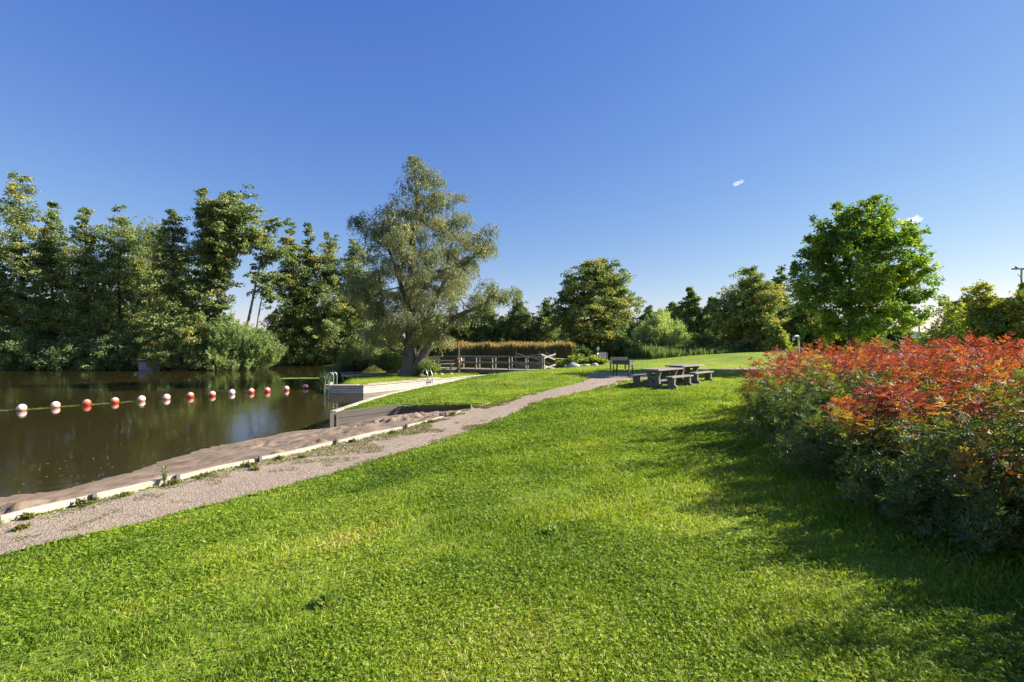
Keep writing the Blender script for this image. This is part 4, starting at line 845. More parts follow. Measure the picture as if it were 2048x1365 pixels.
# stones
def stone(x, y, z, s, label, seed):
    g = np.random.default_rng(seed); m_ = sphere_mb(1, 12, 8); V = m_.v[0]; V *= 1 + .18 * np.sin(V[:, [1, 2, 0]] * 3 + g.random(3) * 6) + g.normal(size=V.shape) * .03; V *= np.array(s)
    o = m_.build('stone', 'stone', smooth=True); o.location = (x, y, z + s[2] * .4); tag(o, label, 'stone', 'stones along the water edge')
for k, (px, py, w, lb) in enumerate([(1147, 735, .55, 'large white stone in the middle of the waterside stones'), (1134, 736, .3, 'small pale stone nearest the timber gates'), (1189, 734, .36, 'pale stone below the second lifebuoy'), (1172, 735, .3, 'flat pale stone between the large white stone and the sign'), (1163, 736, .22, 'small dark stone beside the large white one')]):
    x, y, z = at(px, 43.5, py=py); stone(x, y, lz(x, y), (w, w * .7, w * .45), lb, 300 + k)
for k, (x, y, w) in enumerate([(-7.2, 42.6, .3), (-6.5, 43, .25), (-5.9, 42.7, .22), (-5.2, 43.2, .2), (-.9, 44.4, .4), (-1.8, 44.0, .25)]):
    stone(x, y, .45, (w, w * .8, w * .6), ['pale rubble stone at the shadowed foot of the deck', 'rubble stone under the first deck post', 'low rubble stone beneath the deck edge', 'rubble stone near the lifebuoy pole', 'flat rock at the tip of the island under the bridge', 'small rock beside the flat one under the bridge'][k], 320 + k)

# ------------------------------------------------------------------ footbridge
A0 = np.array([-8.6, 46.8]); B0 = np.array([2.62, 41.9]); u2 = (B0 - A0) / np.linalg.norm(B0 - A0); n2 = np.array([-u2[1], u2[0]]); LB = np.linalg.norm(B0 - A0); zd = .9
e = empty('footbridge', (A0[0], A0[1], zd), 'weathered timber footbridge with post and rail sides crossing the channel', 'bridge')
def bp_(t, s, z): q = A0 + u2 * t + n2 * s; return (q[0], q[1], z)
m_ = MB(); k = int(LB / .145)
for i in range(k): t = (i + .5) * LB / k; m_.beam(bp_(t, -.02, zd - .02), bp_(t, 2.02, zd - .02), .135, .045)
part(m_, 'deck', 'wood_table', e)
for s in (.06, 1.0, 1.94): m_ = MB(); m_.beam(bp_(0, s, zd - .17), bp_(LB, s, zd - .17), .09, .25); part(m_, 'beam', 'wood_dark', e)
def t_of(px, s):
    best = min(np.linspace(0, LB, 600), key=lambda t: abs(1024 + 1024 * bp_(t, s, 0)[0] / bp_(t, s, 0)[1] - px)); return best
for s, pxs in ((-.05, [876, 916, 952, 984.5, 1017.7, 1051, 1083.5, 1088]), (2.05, [927, 958.6, 990.8, 1023.6, 1055.4, 1085])):
    for px in pxs:
        t = t_of(px, s); m_ = MB(); q = bp_(t, s, 0); m_.box((q[0], q[1], zd + .37), (.11, .11, 1.34), math.atan2(u2[1], u2[0])); part(m_, 'post', 'wood_grey', e)
    t0_ = t_of(pxs[0], s) - (.6 if s < 0 else .3); t1_ = t_of(pxs[-1], s) + .05
    m_ = MB(); m_.beam(bp_(t0_, s, zd + 1.07), bp_(t1_, s, zd + 1.07), .14, .055); part(m_, 'handrail', 'wood_grey', e)
    m_ = MB(); m_.beam(bp_(t0_, s + (.07 if s > 0 else -.07) * -1, zd + .55), bp_(t1_, s + .07 * (-1 if s > 0 else 1), zd + .55), .035, .13); part(m_, 'mid_rail', 'wood_grey', e)
    m_ = MB(); m_.beam(bp_(t0_, s + (-.07 if s > 0 else .07), zd + .85), bp_(t0_ + 3.2, s + (-.07 if s > 0 else .07), zd + .85), .035, .13); part(m_, 'upper_board', 'wood_dark', e)
for px in (1030, 1035): t = t_of(px, -.05); q = bp_(t, -.12, 0); m_ = MB(); m_.tube([(q[0], q[1], .1), (q[0], q[1], zd + .0)], .025, 8); part(m_, 'steel_pipe', 'steel', e, True)
# deck platform at island end
e = empty('timber_deck', (-9, 45.5, .8), 'low timber deck at the island end of the footbridge', 'deck')
m_ = MB()
for i in range(30): m_.beam((-9.6 + i * .15, 43.8 + .0 * i, .84), (-9.0 + i * .15, 46.4, .84), .14, .04)
part(m_, 'boards', 'wood_table', e)
m_ = MB(); m_.beam((-9.6, 43.85, .71), (-5.1, 43.85, .71), .08, .2); part(m_, 'edge_beam', 'wood_dark', e)
for x in (-9.4, -7.4, -5.3): m_ = MB(); m_.box((x, 43.8, .55), (.14, .14, .6)); part(m_, 'foot_post', 'wood_dark', e)
e = empty('deck_railing', (-7.3, 43.9, .85), 'bleached end railing and boards of the island deck beside the willow', 'railing')
for x, z in ((-7.35, 1.95), (-6.9, 1.95)): m_ = MB(); m_.box((x, 43.9, (z + .85) / 2), (.08, .08, z - .85)); part(m_, 'post', 'yellow_wood', e)
m_ = MB(); m_.beam((-7.5, 43.9, 1.98), (-6.0, 44.0, 1.98), .14, .05); part(m_, 'handrail', 'wood_pale', e)
m_ = MB(); m_.beam((-7.2, 43.85, 1.78), (-6.2, 43.95, 1.78), .03, .28); part(m_, 'board', 'wood_pale', e)
m_ = MB(); m_.beam((-7.8, 43.0, 1.5), (-6.9, 43.1, 1.52), .1, .05); m_.beam((-7.75, 43.0, .6), (-7.75, 43.0, 1.48), .07, .07); part(m_, 'lower_rail', 'wood_pale', e)
# picnic table on the deck
def simple_picnic(x, y, z, rz, label):
    e = empty('picnic_table', (x, y, z), label, 'picnic table', rz=0); c, s = math.cos(rz), math.sin(rz); W = lambda a, b, h: (x + a * c - b * s, y + a * s + b * c, z + h)
    m_ = MB()
    for k in range(4): m_.beam(W(-.9, -.3 + .2 * k, .74), W(.9, -.3 + .2 * k, .74), .18, .045)
    part(m_, 'table_top', 'wood_table', e)
    for sg in (-1, 1):
        m_ = MB(); m_.beam(W(-.9, sg * .75, .45), W(.9, sg * .75, .45), .26, .05); part(m_, 'seat', 'wood_pale', e)
    for sx in (-.65, .65):
        m_ = MB(); m_.beam(W(sx, -.62, 0), W(sx, -.25, .7), .09, .09); m_.beam(W(sx, .62, 0), W(sx, .25, .7), .09, .09); m_.beam(W(sx + .05, -.85, .4), W(sx + .05, .85, .4), .05, .1); part(m_, 'leg', 'wood_grey', e)
simple_picnic(-6.0, 45.0, .87, .05, 'small weathered picnic table on the deck behind the willow trunk')
# timber cross-brace gates, sun and shade put into their wood colours
def xpanel(p, q, zb_, zt_, mat, parent, lift=0):
    p = np.array(p, float); q = np.array(q, float); H_ = zt_ - zb_
    for a0, a1, c0, c1 in ((.86, .54, .60, .86), (.26, .02, .02, .26)):
        m_ = MB(); m_.beam((*p, zb_ + H_ * a0), (*q, zb_ + H_ * a1), .04, .11); part(m_, 'cross_board', mat, parent)
        dd_ = unit(np.array([q[1] - p[1], p[0] - q[0]])) * .05
        m_ = MB(); m_.beam((*(p + dd_), zb_ + H_ * c0), (*(q + dd_), zb_ + H_ * c1), .04, .11); part(m_, 'cross_board', mat, parent)
g1 = at(1032, 47.5, z=0); g2 = at(1079, 44.4, z=0); g3 = at(1110.5, 45.3, z=0); g4 = at(1092, 47.6, z=0)
e = empty('cross_braced_gate', (g1[0], g1[1], .85), 'timber barrier with crossed boards behind the bridge rail, shade put in as greyer wood', 'gate', 'crossed board barriers at the bridge end')
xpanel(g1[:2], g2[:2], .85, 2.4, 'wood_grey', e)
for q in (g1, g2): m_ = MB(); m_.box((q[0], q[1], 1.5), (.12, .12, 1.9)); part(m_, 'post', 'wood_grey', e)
e = empty('cross_braced_gate', (g3[0], g3[1], .85), 'timber barrier with crossed boards at the lawn end of the bridge, sunlight put in as paler wood', 'gate', 'crossed board barriers at the bridge end')
xpanel((g2[0] + .15, g2[1] - .06), g3[:2], .85, 2.4, 'wood_pale', e); xpanel(g4[:2], (g3[0] - .02, g3[1] + .1), 1.0, 2.45, 'wood_dark', e)  # sunlit front boards coloured paler, shaded back boards coloured darker
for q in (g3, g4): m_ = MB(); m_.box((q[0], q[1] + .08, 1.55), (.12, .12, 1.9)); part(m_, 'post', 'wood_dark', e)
p = at(1168, 50, z=1.6); m_ = MB(); m_.tube([(g3[0], g3[1], 1.78), ((g3[0] + p[0]) / 2, (g3[1] + p[1]) / 2, 1.66), p], .02, 5); tag(m_.build('rope', 'yellow_wood'), 'pale rope strung from the sunlit barrier across the bay', 'rope')

# ------------------------------------------------------------------ lifebuoys
def lifebuoy(x, y, z, r, yaw, label, mats):
    e = empty('lifebuoy', (x, y, z), label, 'lifebuoy'); cy, sy = math.cos(yaw), math.sin(yaw)
    def ringseg(a0, a1, m_, mnr):
        a = np.linspace(a0, a1, 7); P = [(x + math.cos(t) * r * cy, y + math.cos(t) * r * sy, z + math.sin(t) * r) for t in a]; m_.tube(P, mnr, 10)
    for k in range(8):
        m_ = MB(); ringseg(k * math.pi / 4, (k + 1) * math.pi / 4 - .002, m_, .06 if k % 2 else .061); part(m_, 'ring_segment', mats[k % 2], e, True)
    return e
x, y, z = at(918, 44.0, z=1.6)
e = empty('lifebuoy_post', (x, y, .48), 'tall pale pole with a backboard carrying the red and white lifebuoy by the bridge', 'pole')
m_ = MB(); m_.tube([(x, y, .4), (x, y, 2.72)], .035, 8); part(m_, 'pole', 'steel', e, True)
m_ = MB(); m_.box((x + .02, y + .06, 1.0), (.2, .05, 1.1)); part(m_, 'backboard', 'wood_grey', e)
lifebuoy(x + .12, y - .12, 1.62, .3, -1.12, 'red and white lifebuoy hanging edge on from the tall pole by the bridge', ('white_paint', 'red_paint'))
x, y, z = at(1196, 50, z=1.88)
e = empty('lifebuoy_stand', (x, y, 1), 'short post with a small white top plate holding the farther lifebuoy', 'post')
m_ = MB(); m_.tube([(x, y + .1, .9), (x, y + .1, 2.75)], .03, 8); part(m_, 'pole', 'steel', e); m_ = MB(); m_.box((x, y, 2.62), (.26, .03, .26)); part(m_, 'plate', 'white_paint', e)
lifebuoy(x, y - .08, 1.85, .3, .9, 'orange and white lifebuoy on the short post under the alder', ('white_paint', 'red_rubber'))
x, y, z = at(1205.5, 50, z=1.88); zb = lz(x, y)
e = empty('notice_sign', (x, y, zb), 'small white and blue notice board with a red rim on two posts beside the alder', 'sign')
for dx in (-.28, .42): m_ = MB(); m_.tube([(x + dx, y + .04, zb - .1), (x + dx, y + .04, 2.25)], .03, 8); part(m_, 'post', 'steel', e)
m_ = MB(); m_.box((x, y, 2.0), (.64, .03, .5)); part(m_, 'panel', 'white_paint', e)
m_ = MB(); m_.box((x, y, 2.27), (.66, .04, .05)); m_.box((x, y, 1.73), (.66, .04, .05)); part(m_, 'rim', 'red_paint', e)
M['blue_print'] = plain('blue_print', (.1, .2, .38), .5)
m_ = MB()
for k in range(3): m_.box((x + (-.05, .02, -.02)[k], y - .02, 2.12 - .12 * k), ((.4, .46, .36)[k], .012, .045))
part(m_, 'printed_lines', 'blue_print', e)

# ------------------------------------------------------------------ low barrier on island
e = empty('low_barrier', (-11, 38.5, .5), 'low grey timber barrier with two rails across the island grass', 'barrier')
a_, b_ = np.array([-12.45, 37.2]), np.array([-8.9, 42.2])
for t in (.03, .33, .7, .97):
    q = a_ + (b_ - a_) * t; m_ = MB(); m_.box((q[0], q[1], .66), (.1, .1, .45), .9); part(m_, 'post', 'wood_grey', e)
m_ = MB(); m_.beam((*a_, .93), (*b_, .93), .14, .045); part(m_, 'top_rail', 'wood_grey', e)
m_ = MB(); m_.beam((a_[0] + .06, a_[1] - .05, .74), (b_[0] + .06, b_[1] - .05, .74), .04, .17); part(m_, 'side_rail', 'wood_grey', e)

# ------------------------------------------------------------------ picnic tables near
U = np.array([.69, .72, 0]) / np.linalg.norm([.69, .72]); Vv = np.array([.72, -.69, 0]) / np.linalg.norm([.72, .69]); O = np.array([6.0, 21.75, 0])
def big_picnic(t0_, zup, label):
    c0 = O + U * (t0_ + .9); zb = lz(c0[0], c0[1]) - .04
    e = empty('picnic_table', (c0[0], c0[1], zb), label, 'picnic table', 'heavy picnic tables set end to end')
    def W(t, s, z): q = O + U * (t0_ + t) + Vv * s; return np.array([q[0], q[1], zb + z])
    mt = np.eye(4); mt[:3, 0] = Vv; mt[:3, 1] = U
    m_ = MB()
    for k in range(3):
        s = -.29 + .29 * k; j = (rng.random() - .5) * .06; m_.beam(W(-.32 + j, s, .745 + zup), W(1.98 + j, s, .745 + zup), .28, .062)
    part(m_, 'table_top', 'wood_table', e)
    for sg in (-1, 1):
        m_ = MB()
        for q in (-.08, .08): j = (rng.random() - .5) * .05; m_.beam(W(-.22 + j, sg * .82 + q, .46), W(1.75 + j, sg * .82 + q, .46), .155, .055)
        part(m_, 'seat', 'wood_table', e)
    for t in (0.05, 1.5):
        mt2 = mt.copy(); mt2[:3, 3] = W(t, 0, 0); m_ = MB(); y0, y1 = -.06, .06
        P = lambda pts, flip=False: m_.prism(pts, y0, y1, mt2)
        P([(-.98, -.1), (.98, -.1), (.98, .07), (-.98, .07)]); P([(-.4, .07), (.4, .07), (.28, .18), (-.28, .18)])
        for sg in (-1, 1):
            q = [(sg * .28, .18), (sg * .06, .18), (sg * .06, .29), (sg * .26, .29)]; P(q if sg < 0 else q)
            q = [(sg * .27, .47), (sg * .07, .47), (sg * .10, .6), (sg * .33, .6)]; P(q)
        P([(-.26, .29), (.26, .29), (.27, .47), (-.27, .47)]); P([(-.33, .6), (.33, .6), (.37, .714 + zup), (-.37, .714 + zup)])
        part(m_, 'leg', 'pedestal', e)
        for sg in (-1, 1):
            mt3 = mt.copy(); mt3[:3, 3] = W(t, sg * .82, 0); m_ = MB(); m_.prism([(-.22, -.1), (.22, -.1), (.22, .075), (.13, .16), (-.13, .16), (-.22, .075)], y0 - .003, y1 + .003, mt3); m_.prism([(-.13, .16), (.13, .16), (.13, .36), (.16, .43), (-.16, .43), (-.13, .36)], y0 - .003, y1 + .003, mt3)
            part(m_, 'seat_support', 'pedestal', e)
    m_ = MB(); m_.beam(W(.12, 0, .25), W(1.43, 0, .25), .1, .09); part(m_, 'stretcher', 'pedestal', e)
big_picnic(0, 0, 'weathered picnic table with stone grey pedestals, the nearer of the two set end to end')
big_picnic(2.2, .0, 'weathered picnic table farther away, its end towards the gravel path and grassy rise')

# ------------------------------------------------------------------ grill
gx_, gy_ = 5.63, 26.0; gz = lz(gx_, gy_) + .01; yaw = R(-33); cg, sg_ = math.cos(yaw), math.sin(yaw)
e = empty('charcoal_grill', (gx_, gy_, gz), 'dark iron charcoal grill trough on four legs standing on the gravel', 'grill')
def G(a, b, h): return np.array([gx_ + a * cg - b * sg_, gy_ + a * sg_ + b * cg, gz + h])
m_ = MB()
for a, b, sx, sy in ((0, -.27, .92, .02), (0, .27, .92, .02)): m_.box(G(a, b, .69), (sx, sy, .2), yaw)
m_.box(G(0, 0, .6), (.9, .52, .02), yaw); m_.box(G(-.45, 0, .69), (.02, .52, .2), yaw); part(m_, 'trough', 'iron', e)
m_ = MB(); m_.box(G(.45, 0, .645), (.02, .52, .11), yaw); m_.box(G(.45, 0, .775), (.02, .52, .03), yaw)
for k in range(5): m_.box(G(.45, -.22 + .11 * k, .73), (.02, .045, .062), yaw)
part(m_, 'vented_end', 'iron_light', e)  # sunlit end in paler iron, its light put into the colour
m_ = MB()
for k in range(14): m_.beam(G(-.42 + .065 * k, -.25, .79), G(-.42 + .065 * k, .25, .79), .012, .012)
m_.beam(G(-.46, -.27, .8), G(.46, -.27, .8), .04, .02); m_.beam(G(-.46, .27, .8), G(.46, .27, .8), .04, .02); part(m_, 'grate', 'iron_light', e)
for a in (-.4, .4):
    for b in (-.23, .23): m_ = MB(); m_.beam(G(a * 1.06, b * 1.05, -.02), G(a, b, .6), .055, .055); part(m_, 'leg', 'iron', e)
m_ = MB(); m_.beam(G(-.4, -.24, .3), G(.4, -.24, .3), .03, .035); m_.beam(G(.41, -.23, .3), G(.41, .23, .3), .03, .035); m_.beam(G(-.41, -.23, .3), G(-.41, .23, .3), .03, .035); part(m_, 'brace', 'iron', e)
x, y, z = at(1232, 32, z=1.4); zb = lz(x, y)
e = empty('metal_bench', (x, y, zb), 'grey slanted back of a low bench partly hidden behind the grill', 'bench')
m_ = MB()
for k in range(4): m_.beam((x - .4 + .02 * k, y + .02 * k, zb + .45 + .09 * k), (x + .75 + .02 * k, y + .3 + .02 * k, zb + .45 + .09 * k), .03, .08)
part(m_, 'backrest', 'iron_light', e); m_ = MB(); m_.beam((x - .42, y - .2, zb + .42), (x + .73, y + .1, zb + .42), .36, .04); part(m_, 'seat', 'iron_light', e)
for dx, dy in ((-.35, -.05), (.62, .2)): m_ = MB(); m_.box((x + dx, y + dy, zb + .19), (.07, .07, .42)); part(m_, 'leg', 'iron', e)

# ------------------------------------------------------------------ hooked pipe, slab, masts, buildings at right
x, y, z = at(1597, 42, z=2.2); zb = lz(x, y); zt = CZ + 16 * 42 / 1024
m_ = MB(); r_ = .26; pts = [(x, y, zb - .1), (x, y, zb + .6), (x, y, zt - .2)] + [(x - r_ + r_ * math.cos(t), y - .05 * t, zt - .2 + r_ * math.sin(t)) for t in np.linspace(.2, math.pi, 9)]
pts.append((x - 2 * r_, y - .16, zt - .32)); m_.tube(pts, .09, 14)
tag(m_.build('vent_pipe', 'steel', smooth=True), 'galvanised hooked pipe rising beside the red shrubs', 'pipe')
x, y, z = at(1556, 46.5, py=706.5)
m_ = MB(); m_.box((x, y, lz(x, y) + .05), (1.7, .9, .16), .2); tag(m_.build('concrete_slab', 'concrete'), 'flat grey slab lying on top of the grassy rise', 'slab')
def mast(px, d, ytop, r, label, arm=0, zb=1.5):
    x, y, z = at(px, d, py=ytop); e = empty('lamp_mast', (x, y, zb), label, 'mast'); m_ = MB(); m_.tube([(x, y, zb), (x, y, (z + zb) / 2), (x, y, z)], [r * 1.3, r * 1.15, r], 10); part(m_, 'pole', 'pale_metal', e, True)
    if arm: m_ = MB(); m_.beam((x - arm, y, z), (x + arm, y, z), .25, .1); part(m_, 'lamp_arm', 'iron', e); m_ = MB(); m_.box((x - arm + .35, y, z - .02), (.7, .36, .12)); m_.box((x + arm - .35, y, z - .02), (.7, .36, .12)); part(m_, 'lamp_head', 'iron_light', e)
    return (x, y, z)
t_ = mast(2043, 56, 538, .085, 'grey twin armed lamp mast rising above the yellow shrub', .95)
mast(1838.5, 140, 616, .2, 'slim pale mast far away beside the oak'); mast(1852, 170, 658, .09, 'thin distant lamp post beyond the slim mast', 1.0)
# bird on arm
m_ = MB(); b0 = np.array([t_[0] - .55, t_[1], t_[2] + .16]); mb_ = sphere_mb(1, 12, 8); V = mb_.v[0]; V *= [.17, .08, .09]; V += b0; hd = sphere_mb(.055, 10, 6); hd.v[0] += b0 + [-.14, 0, .09]
mm = MB(); 
for q in (mb_, hd):
    base_n = mm.n; mm.v.append(q.v[0]); mm.g.append(q.v[0]); mm.n += len(q.v[0])
    for F_ in q.f4: mm.f4.append(F_ + base_n); mm.t4.append(np.full(len(F_), .5))
    for F_ in q.f3: mm.f3.append(F_ + base_n); mm.t3.append(np.full(len(F_), .5))
mm.add([b0 + [.1, -.03, .0], b0 + [.32, -.02, -.04], b0 + [.32, .02, -.04], b0 + [.1, .03, .0]], [[0, 1, 2, 3]]); mm.tube([b0 + [-.03, 0, -.06], b0 + [-.03, 0, -.13]], .012, 5); mm.tube([b0 + [-.19, 0, .09], b0 + [-.23, 0, .085]], [.012, .003], 5)
tag(mm.build('bird', 'iron', smooth=True), 'small dark bird perched on the arm of the lamp mast', 'bird')
# building with flat brown roof
M['brick_brown'] = plain('brown_brick', (.3, .24, .2), .9)
x, y, z = at(2040, 75, py=600); e = empty('flat_roof_building', (x + 3, y, 1.5), 'grey building with a flat brown roof edge behind the olive shrubs', 'building')
m_ = MB(); m_.box((x + 3.2, y + 4, (z + 1) / 2), (15.4, 8, z - 1.3)); part(m_, 'wall', 'concrete', e)
m_ = MB(); m_.box((x + 3.2, y + 4, z - .05), (16.2, 9, .6)); part(m_, 'roof', 'tile_brown', e)
for k in range(4): m_ = MB(); m_.box((x - 2.6 + 3.6 * k, y - .02, z - 2.6), (1.4, .08, 1.5)); part(m_, 'window', 'iron', e)
# pale hall roof far away
x, y, z = at(1822, 190, py=664); e = empty('hall', (x, y, 1.5), 'distant hall with a white curved roof between the oak and the olive shrubs', 'building')
m_ = MB(); c_ = [(-9, 0), (-9, 4.2), (-7, 5.3), (-4, 6.2), (0, 6.6), (4, 6.2), (7, 5.3), (9, 4.2), (9, 0)]; mt = np.eye(4); mt[:3, 3] = (x, y, 1.5); m_.prism(c_[:], 0, 20, mt); part(m_, 'wall', 'white_paint', e)
m_ = MB(); m_.box((x + 3, y - 3, 2.6), (10, 5, 2.2)); part(m_, 'annex', 'concrete', e)

# ------------------------------------------------------------------ red autumn shrubs
def red_shrub(domes, label, seed, dens=46, rl=7):
    g = np.random.default_rng(seed); cx, cy = domes[0][:2]; e = empty('autumn_shrub', (cx, cy, lz(cx, cy)), label, 'shrub', 'shrubs of the red and green autumn hedge'); fol = MB(); st = MB()
    for (x0, y0, rx, ry, h, red) in domes:
        dist = math.hypot(x0, y0); area = math.pi * (rx + ry) * .9 * h + math.pi * rx * ry; n = int(area * dens * 1.6 * (1 if dist < 8 else .75)); z0 = lz(x0, y0)
        # directions over upper dome, more on sides
        u = g.random(n); th = g.random(n) * 6.283; el = np.where(g.random(n) < .22, g.uniform(0, .22, n), np.arcsin(u ** .9))
        lump = 1 + .12 * np.sin(3 * th + seed) * np.cos(4 * el) + .10 * np.sin(7 * th + 2 * seed + 5 * el) + g.normal(size=n) * .06 + .5 * (vnoise(x0 + rx * np.cos(th) * np.cos(el) + 70, y0 + ry * np.sin(th) * np.cos(el) + 70, .38, seed + 9) - .5) * .55
        ce = np.cos(el) ** .62; se = np.sin(el) ** .8
        deep = np.where(g.random(n) < .45, g.uniform(.45, .93, n), 1.0)
        P = np.column_stack([x0 + rx * ce * np.cos(th) * lump * deep, y0 + ry * ce * np.sin(th) * lump * deep, z0 + .06 + h * se * lump * deep])
        out = unit(np.column_stack([np.cos(th) * ce / rx, np.sin(th) * ce / ry, se / h + .15])); sh = unit(out + np.array([0, 0, .75]) + g.normal(size=(n, 3)) * .25)
        hf = (P[:, 2] - z0) / h
        redn = vnoise(P[:, 0] * 1.0 + 40, P[:, 1] + P[:, 2] + 40, .8, seed + 1)
        rc = np.clip((hf - red) * 1.9 + (redn - .5) * 1.5 + .0 + g.normal(size=n) * .15, 0, 1) * (deep > .9) 
        base_t = np.where(rc < .12, .08 + .2 * g.random(n), np.where(rc < .34, .34 + .2 * g.random(n), .5 + .42 * np.clip(rc * .8 + g.normal(size=n) * .28, 0, 1)))
        # shoots: k compound leaves each
        K = rl; q = np.repeat(np.arange(n), K); ax = g.random(len(q)); az = np.tile(np.arange(K) * 2.4, n) + np.repeat(g.random(n) * 6, K)
        s = sh[q]; a1 = unit(np.cross(s, np.array([.3, .2, 1.]))); a2 = np.cross(s, a1); rad = a1 * np.cos(az)[:, None] + a2 * np.sin(az)[:, None]
        tt = np.tile(np.linspace(0, 1, K), n); org = P[q] + s * (tt * .15 - .06)[:, None]
        D = unit(rad * (1.0 - .35 * tt)[:, None] + s * (.35 + .6 * tt)[:, None] + g.normal(size=(len(q), 3)) * .12)
        LL = (.11 + .06 * g.random(len(q))) * (1 - .3 * tt); Nn = unit(s + g.normal(size=(len(q), 3)) * .25); side = unit(np.cross(D, Nn)); Nn = np.cross(side, D)
        near = dist < 8.5; npair = 4; lt = np.clip(base_t[q] + g.normal(size=len(q)) * .05, 0, 1)
        for j in range(npair * 2 + 1):
            if j == npair * 2: f_ = .95; sd = 0
            else: f_ = .25 + .7 * (j // 2) / npair; sd = 1 if j % 2 else -1
            C_ = org + D * (LL * f_)[:, None] - np.array([0, 0, 1]) * (LL * .35 * f_ * f_)[:, None]
            d2 = D * (.55 if sd else 1) + side * sd * .9 - np.array([0, 0, .18]) + g.normal(size=(len(q), 3)) * .1
            leaves(fol, C_, d2, Nn + g.normal(size=(len(q), 3)) * .2, (.044 if near else .048) * (.7 + .6 * g.random(len(q))), (.0135 if near else .0145), np.clip(lt + g.normal(size=len(q)) * .07, 0, 1), fold=.15)
        # dark inner leaf core, added to thicken the shrub's shadow
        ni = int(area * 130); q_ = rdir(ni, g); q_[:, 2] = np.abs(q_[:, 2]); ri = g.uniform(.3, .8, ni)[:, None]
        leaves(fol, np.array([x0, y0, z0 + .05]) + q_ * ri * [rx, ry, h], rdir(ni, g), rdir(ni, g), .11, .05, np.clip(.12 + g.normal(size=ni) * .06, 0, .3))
        # stems
        ns = 70
        for k in range(ns):
            j = g.integers(n); p = P[j]; b = np.array([x0 + (p[0] - x0) * .35 + g.normal() * .1, y0 + (p[1] - y0) * .35 + g.normal() * .1, z0 - .05]); t = np.linspace(0, 1, 6)[:, None]; mid = b + (p - b) * [.35, .35, .7] + g.normal(size=3) * .08
            C_ = (1-t)**2 * b + 2*t*(1-t) * mid + t*t * p; st.tube(C_, .012 * (1 - .7 * t[:, 0]), 5, False)
    part(st, 'branches', 'twig', e); part(fol, 'foliage', 'redshrub', e)
red_shrub([(4.5, 4.75, 1.15, 1.2, .86, .6), (4.35, 6.0, .9, .85, .72, .9), (5.5, 5.5, 1.05, 1.05, 1.1, .55), (3.95, 3.95, .7, .75, .62, .9)], 'nearest autumn shrub, orange red on its shoulder, dark green with bare twigs below', 401, 60)
red_shrub([(4.35, 3.2, 1.0, 1.15, 1.1, .75), (4.9, 1.2, 1.2, 1.3, 1.5, .7), (5.5, 2.6, 1.2, 1.2, 1.5, .7)], 'dark green foot shrub at the picture edge, in front of the orange shouldered one', 402, 40)
red_shrub([(4.9, 7.4, 1.1, 1.2, 1.05, .75), (5.75, 9.5, 1.25, 1.35, 1.2, .3), (6.2, 7.6, 1.2, 1.25, 1.25, .45)], 'broad green shrub in the middle of the hedge with only scattered red sprigs', 403, 50)
red_shrub([(7.1, 11.3, 1.35, 1.4, 1.1, .22), (8.1, 12.3, 1.6, 1.5, 1.2, .25), (7.4, 9.6, 1.3, 1.3, 1.2, .35)], 'crimson topped shrub forming the far rounded end of the hedge beside the lawn', 404, 42)
red_shrub([(8.2, 7.9, 1.5, 1.4, 1.2, .3), (7.2, 6.2, 1.3, 1.2, 1.12, .35), (9.5, 9.8, 1.6, 1.6, 1.25, .3), (9.9, 12.2, 1.6, 1.6, 1.3, .3), (11.2, 11.3, 1.5, 1.5, 1.25, .3)], 'scarlet and yellow shrub at the back of the hedge under the olive shrubs', 405, 36)

# ------------------------------------------------------------------ grass
def grass_mat():
    m, nt, out = newmat('grass_blades'); p = pos(nt)
    a = N(nt, 'ShaderNodeAttribute', attribute_name='tint'); n1 = noise(nt, .55, 4, .6, p)
    f_ = mathn(nt, 'ADD', a.outputs['Fac'], mathn(nt, 'MULTIPLY', mathn(nt, 'SUBTRACT', n1.outputs['Fac'], .5), 1.1), True)
    c = ramp(nt, f_, [(.0, (.06, .12, .012)), (.3, (.16, .26, .016)), (.6, (.29, .37, .026)), (.85, (.46, .43, .08)), (1, (.6, .52, .24))])
    d = N(nt, 'ShaderNodeBsdfDiffuse'); L(nt, c.outputs[0], d.inputs[0]); t = N(nt, 'ShaderNodeBsdfTranslucent'); L(nt, mixc(nt, 1., c.outputs[0], (1.3, 1.25, .5), 'MULTIPLY'), t.inputs[0])
    mx = N(nt, 'ShaderNodeMixShader', i_0=.42); L(nt, d.outputs[0], mx.inputs[1]); L(nt, t.outputs[0], mx.inputs[2])
    g = N(nt, 'ShaderNodeBsdfGlossy', i_Roughness=.5); mx2 = N(nt, 'ShaderNodeMixShader', i_0=.02); L(nt, mx.outputs[0], mx2.inputs[1]); L(nt, g.outputs[0], mx2.inputs[2]); L(nt, mx2.outputs[0], out.inputs[0]); return m
M['grass'] = grass_mat();
def scatter(n, d0, d1, ex, g):
    """points in the view fan with density ~ 1/d**ex"""
    u = g.random(n); k = 2 - ex; d = (d0 ** k + u * (d1 ** k - d0 ** k)) ** (1 / k); a = g.uniform(R(-51), R(50), n); x = d * np.sin(a); y = d * np.cos(a)
    ok = (in_poly(x, y, LAND)) & ~in_poly(x, y, path_poly) & ~in_poly(x, y, P2)
    return x[ok], y[ok], d[ok]
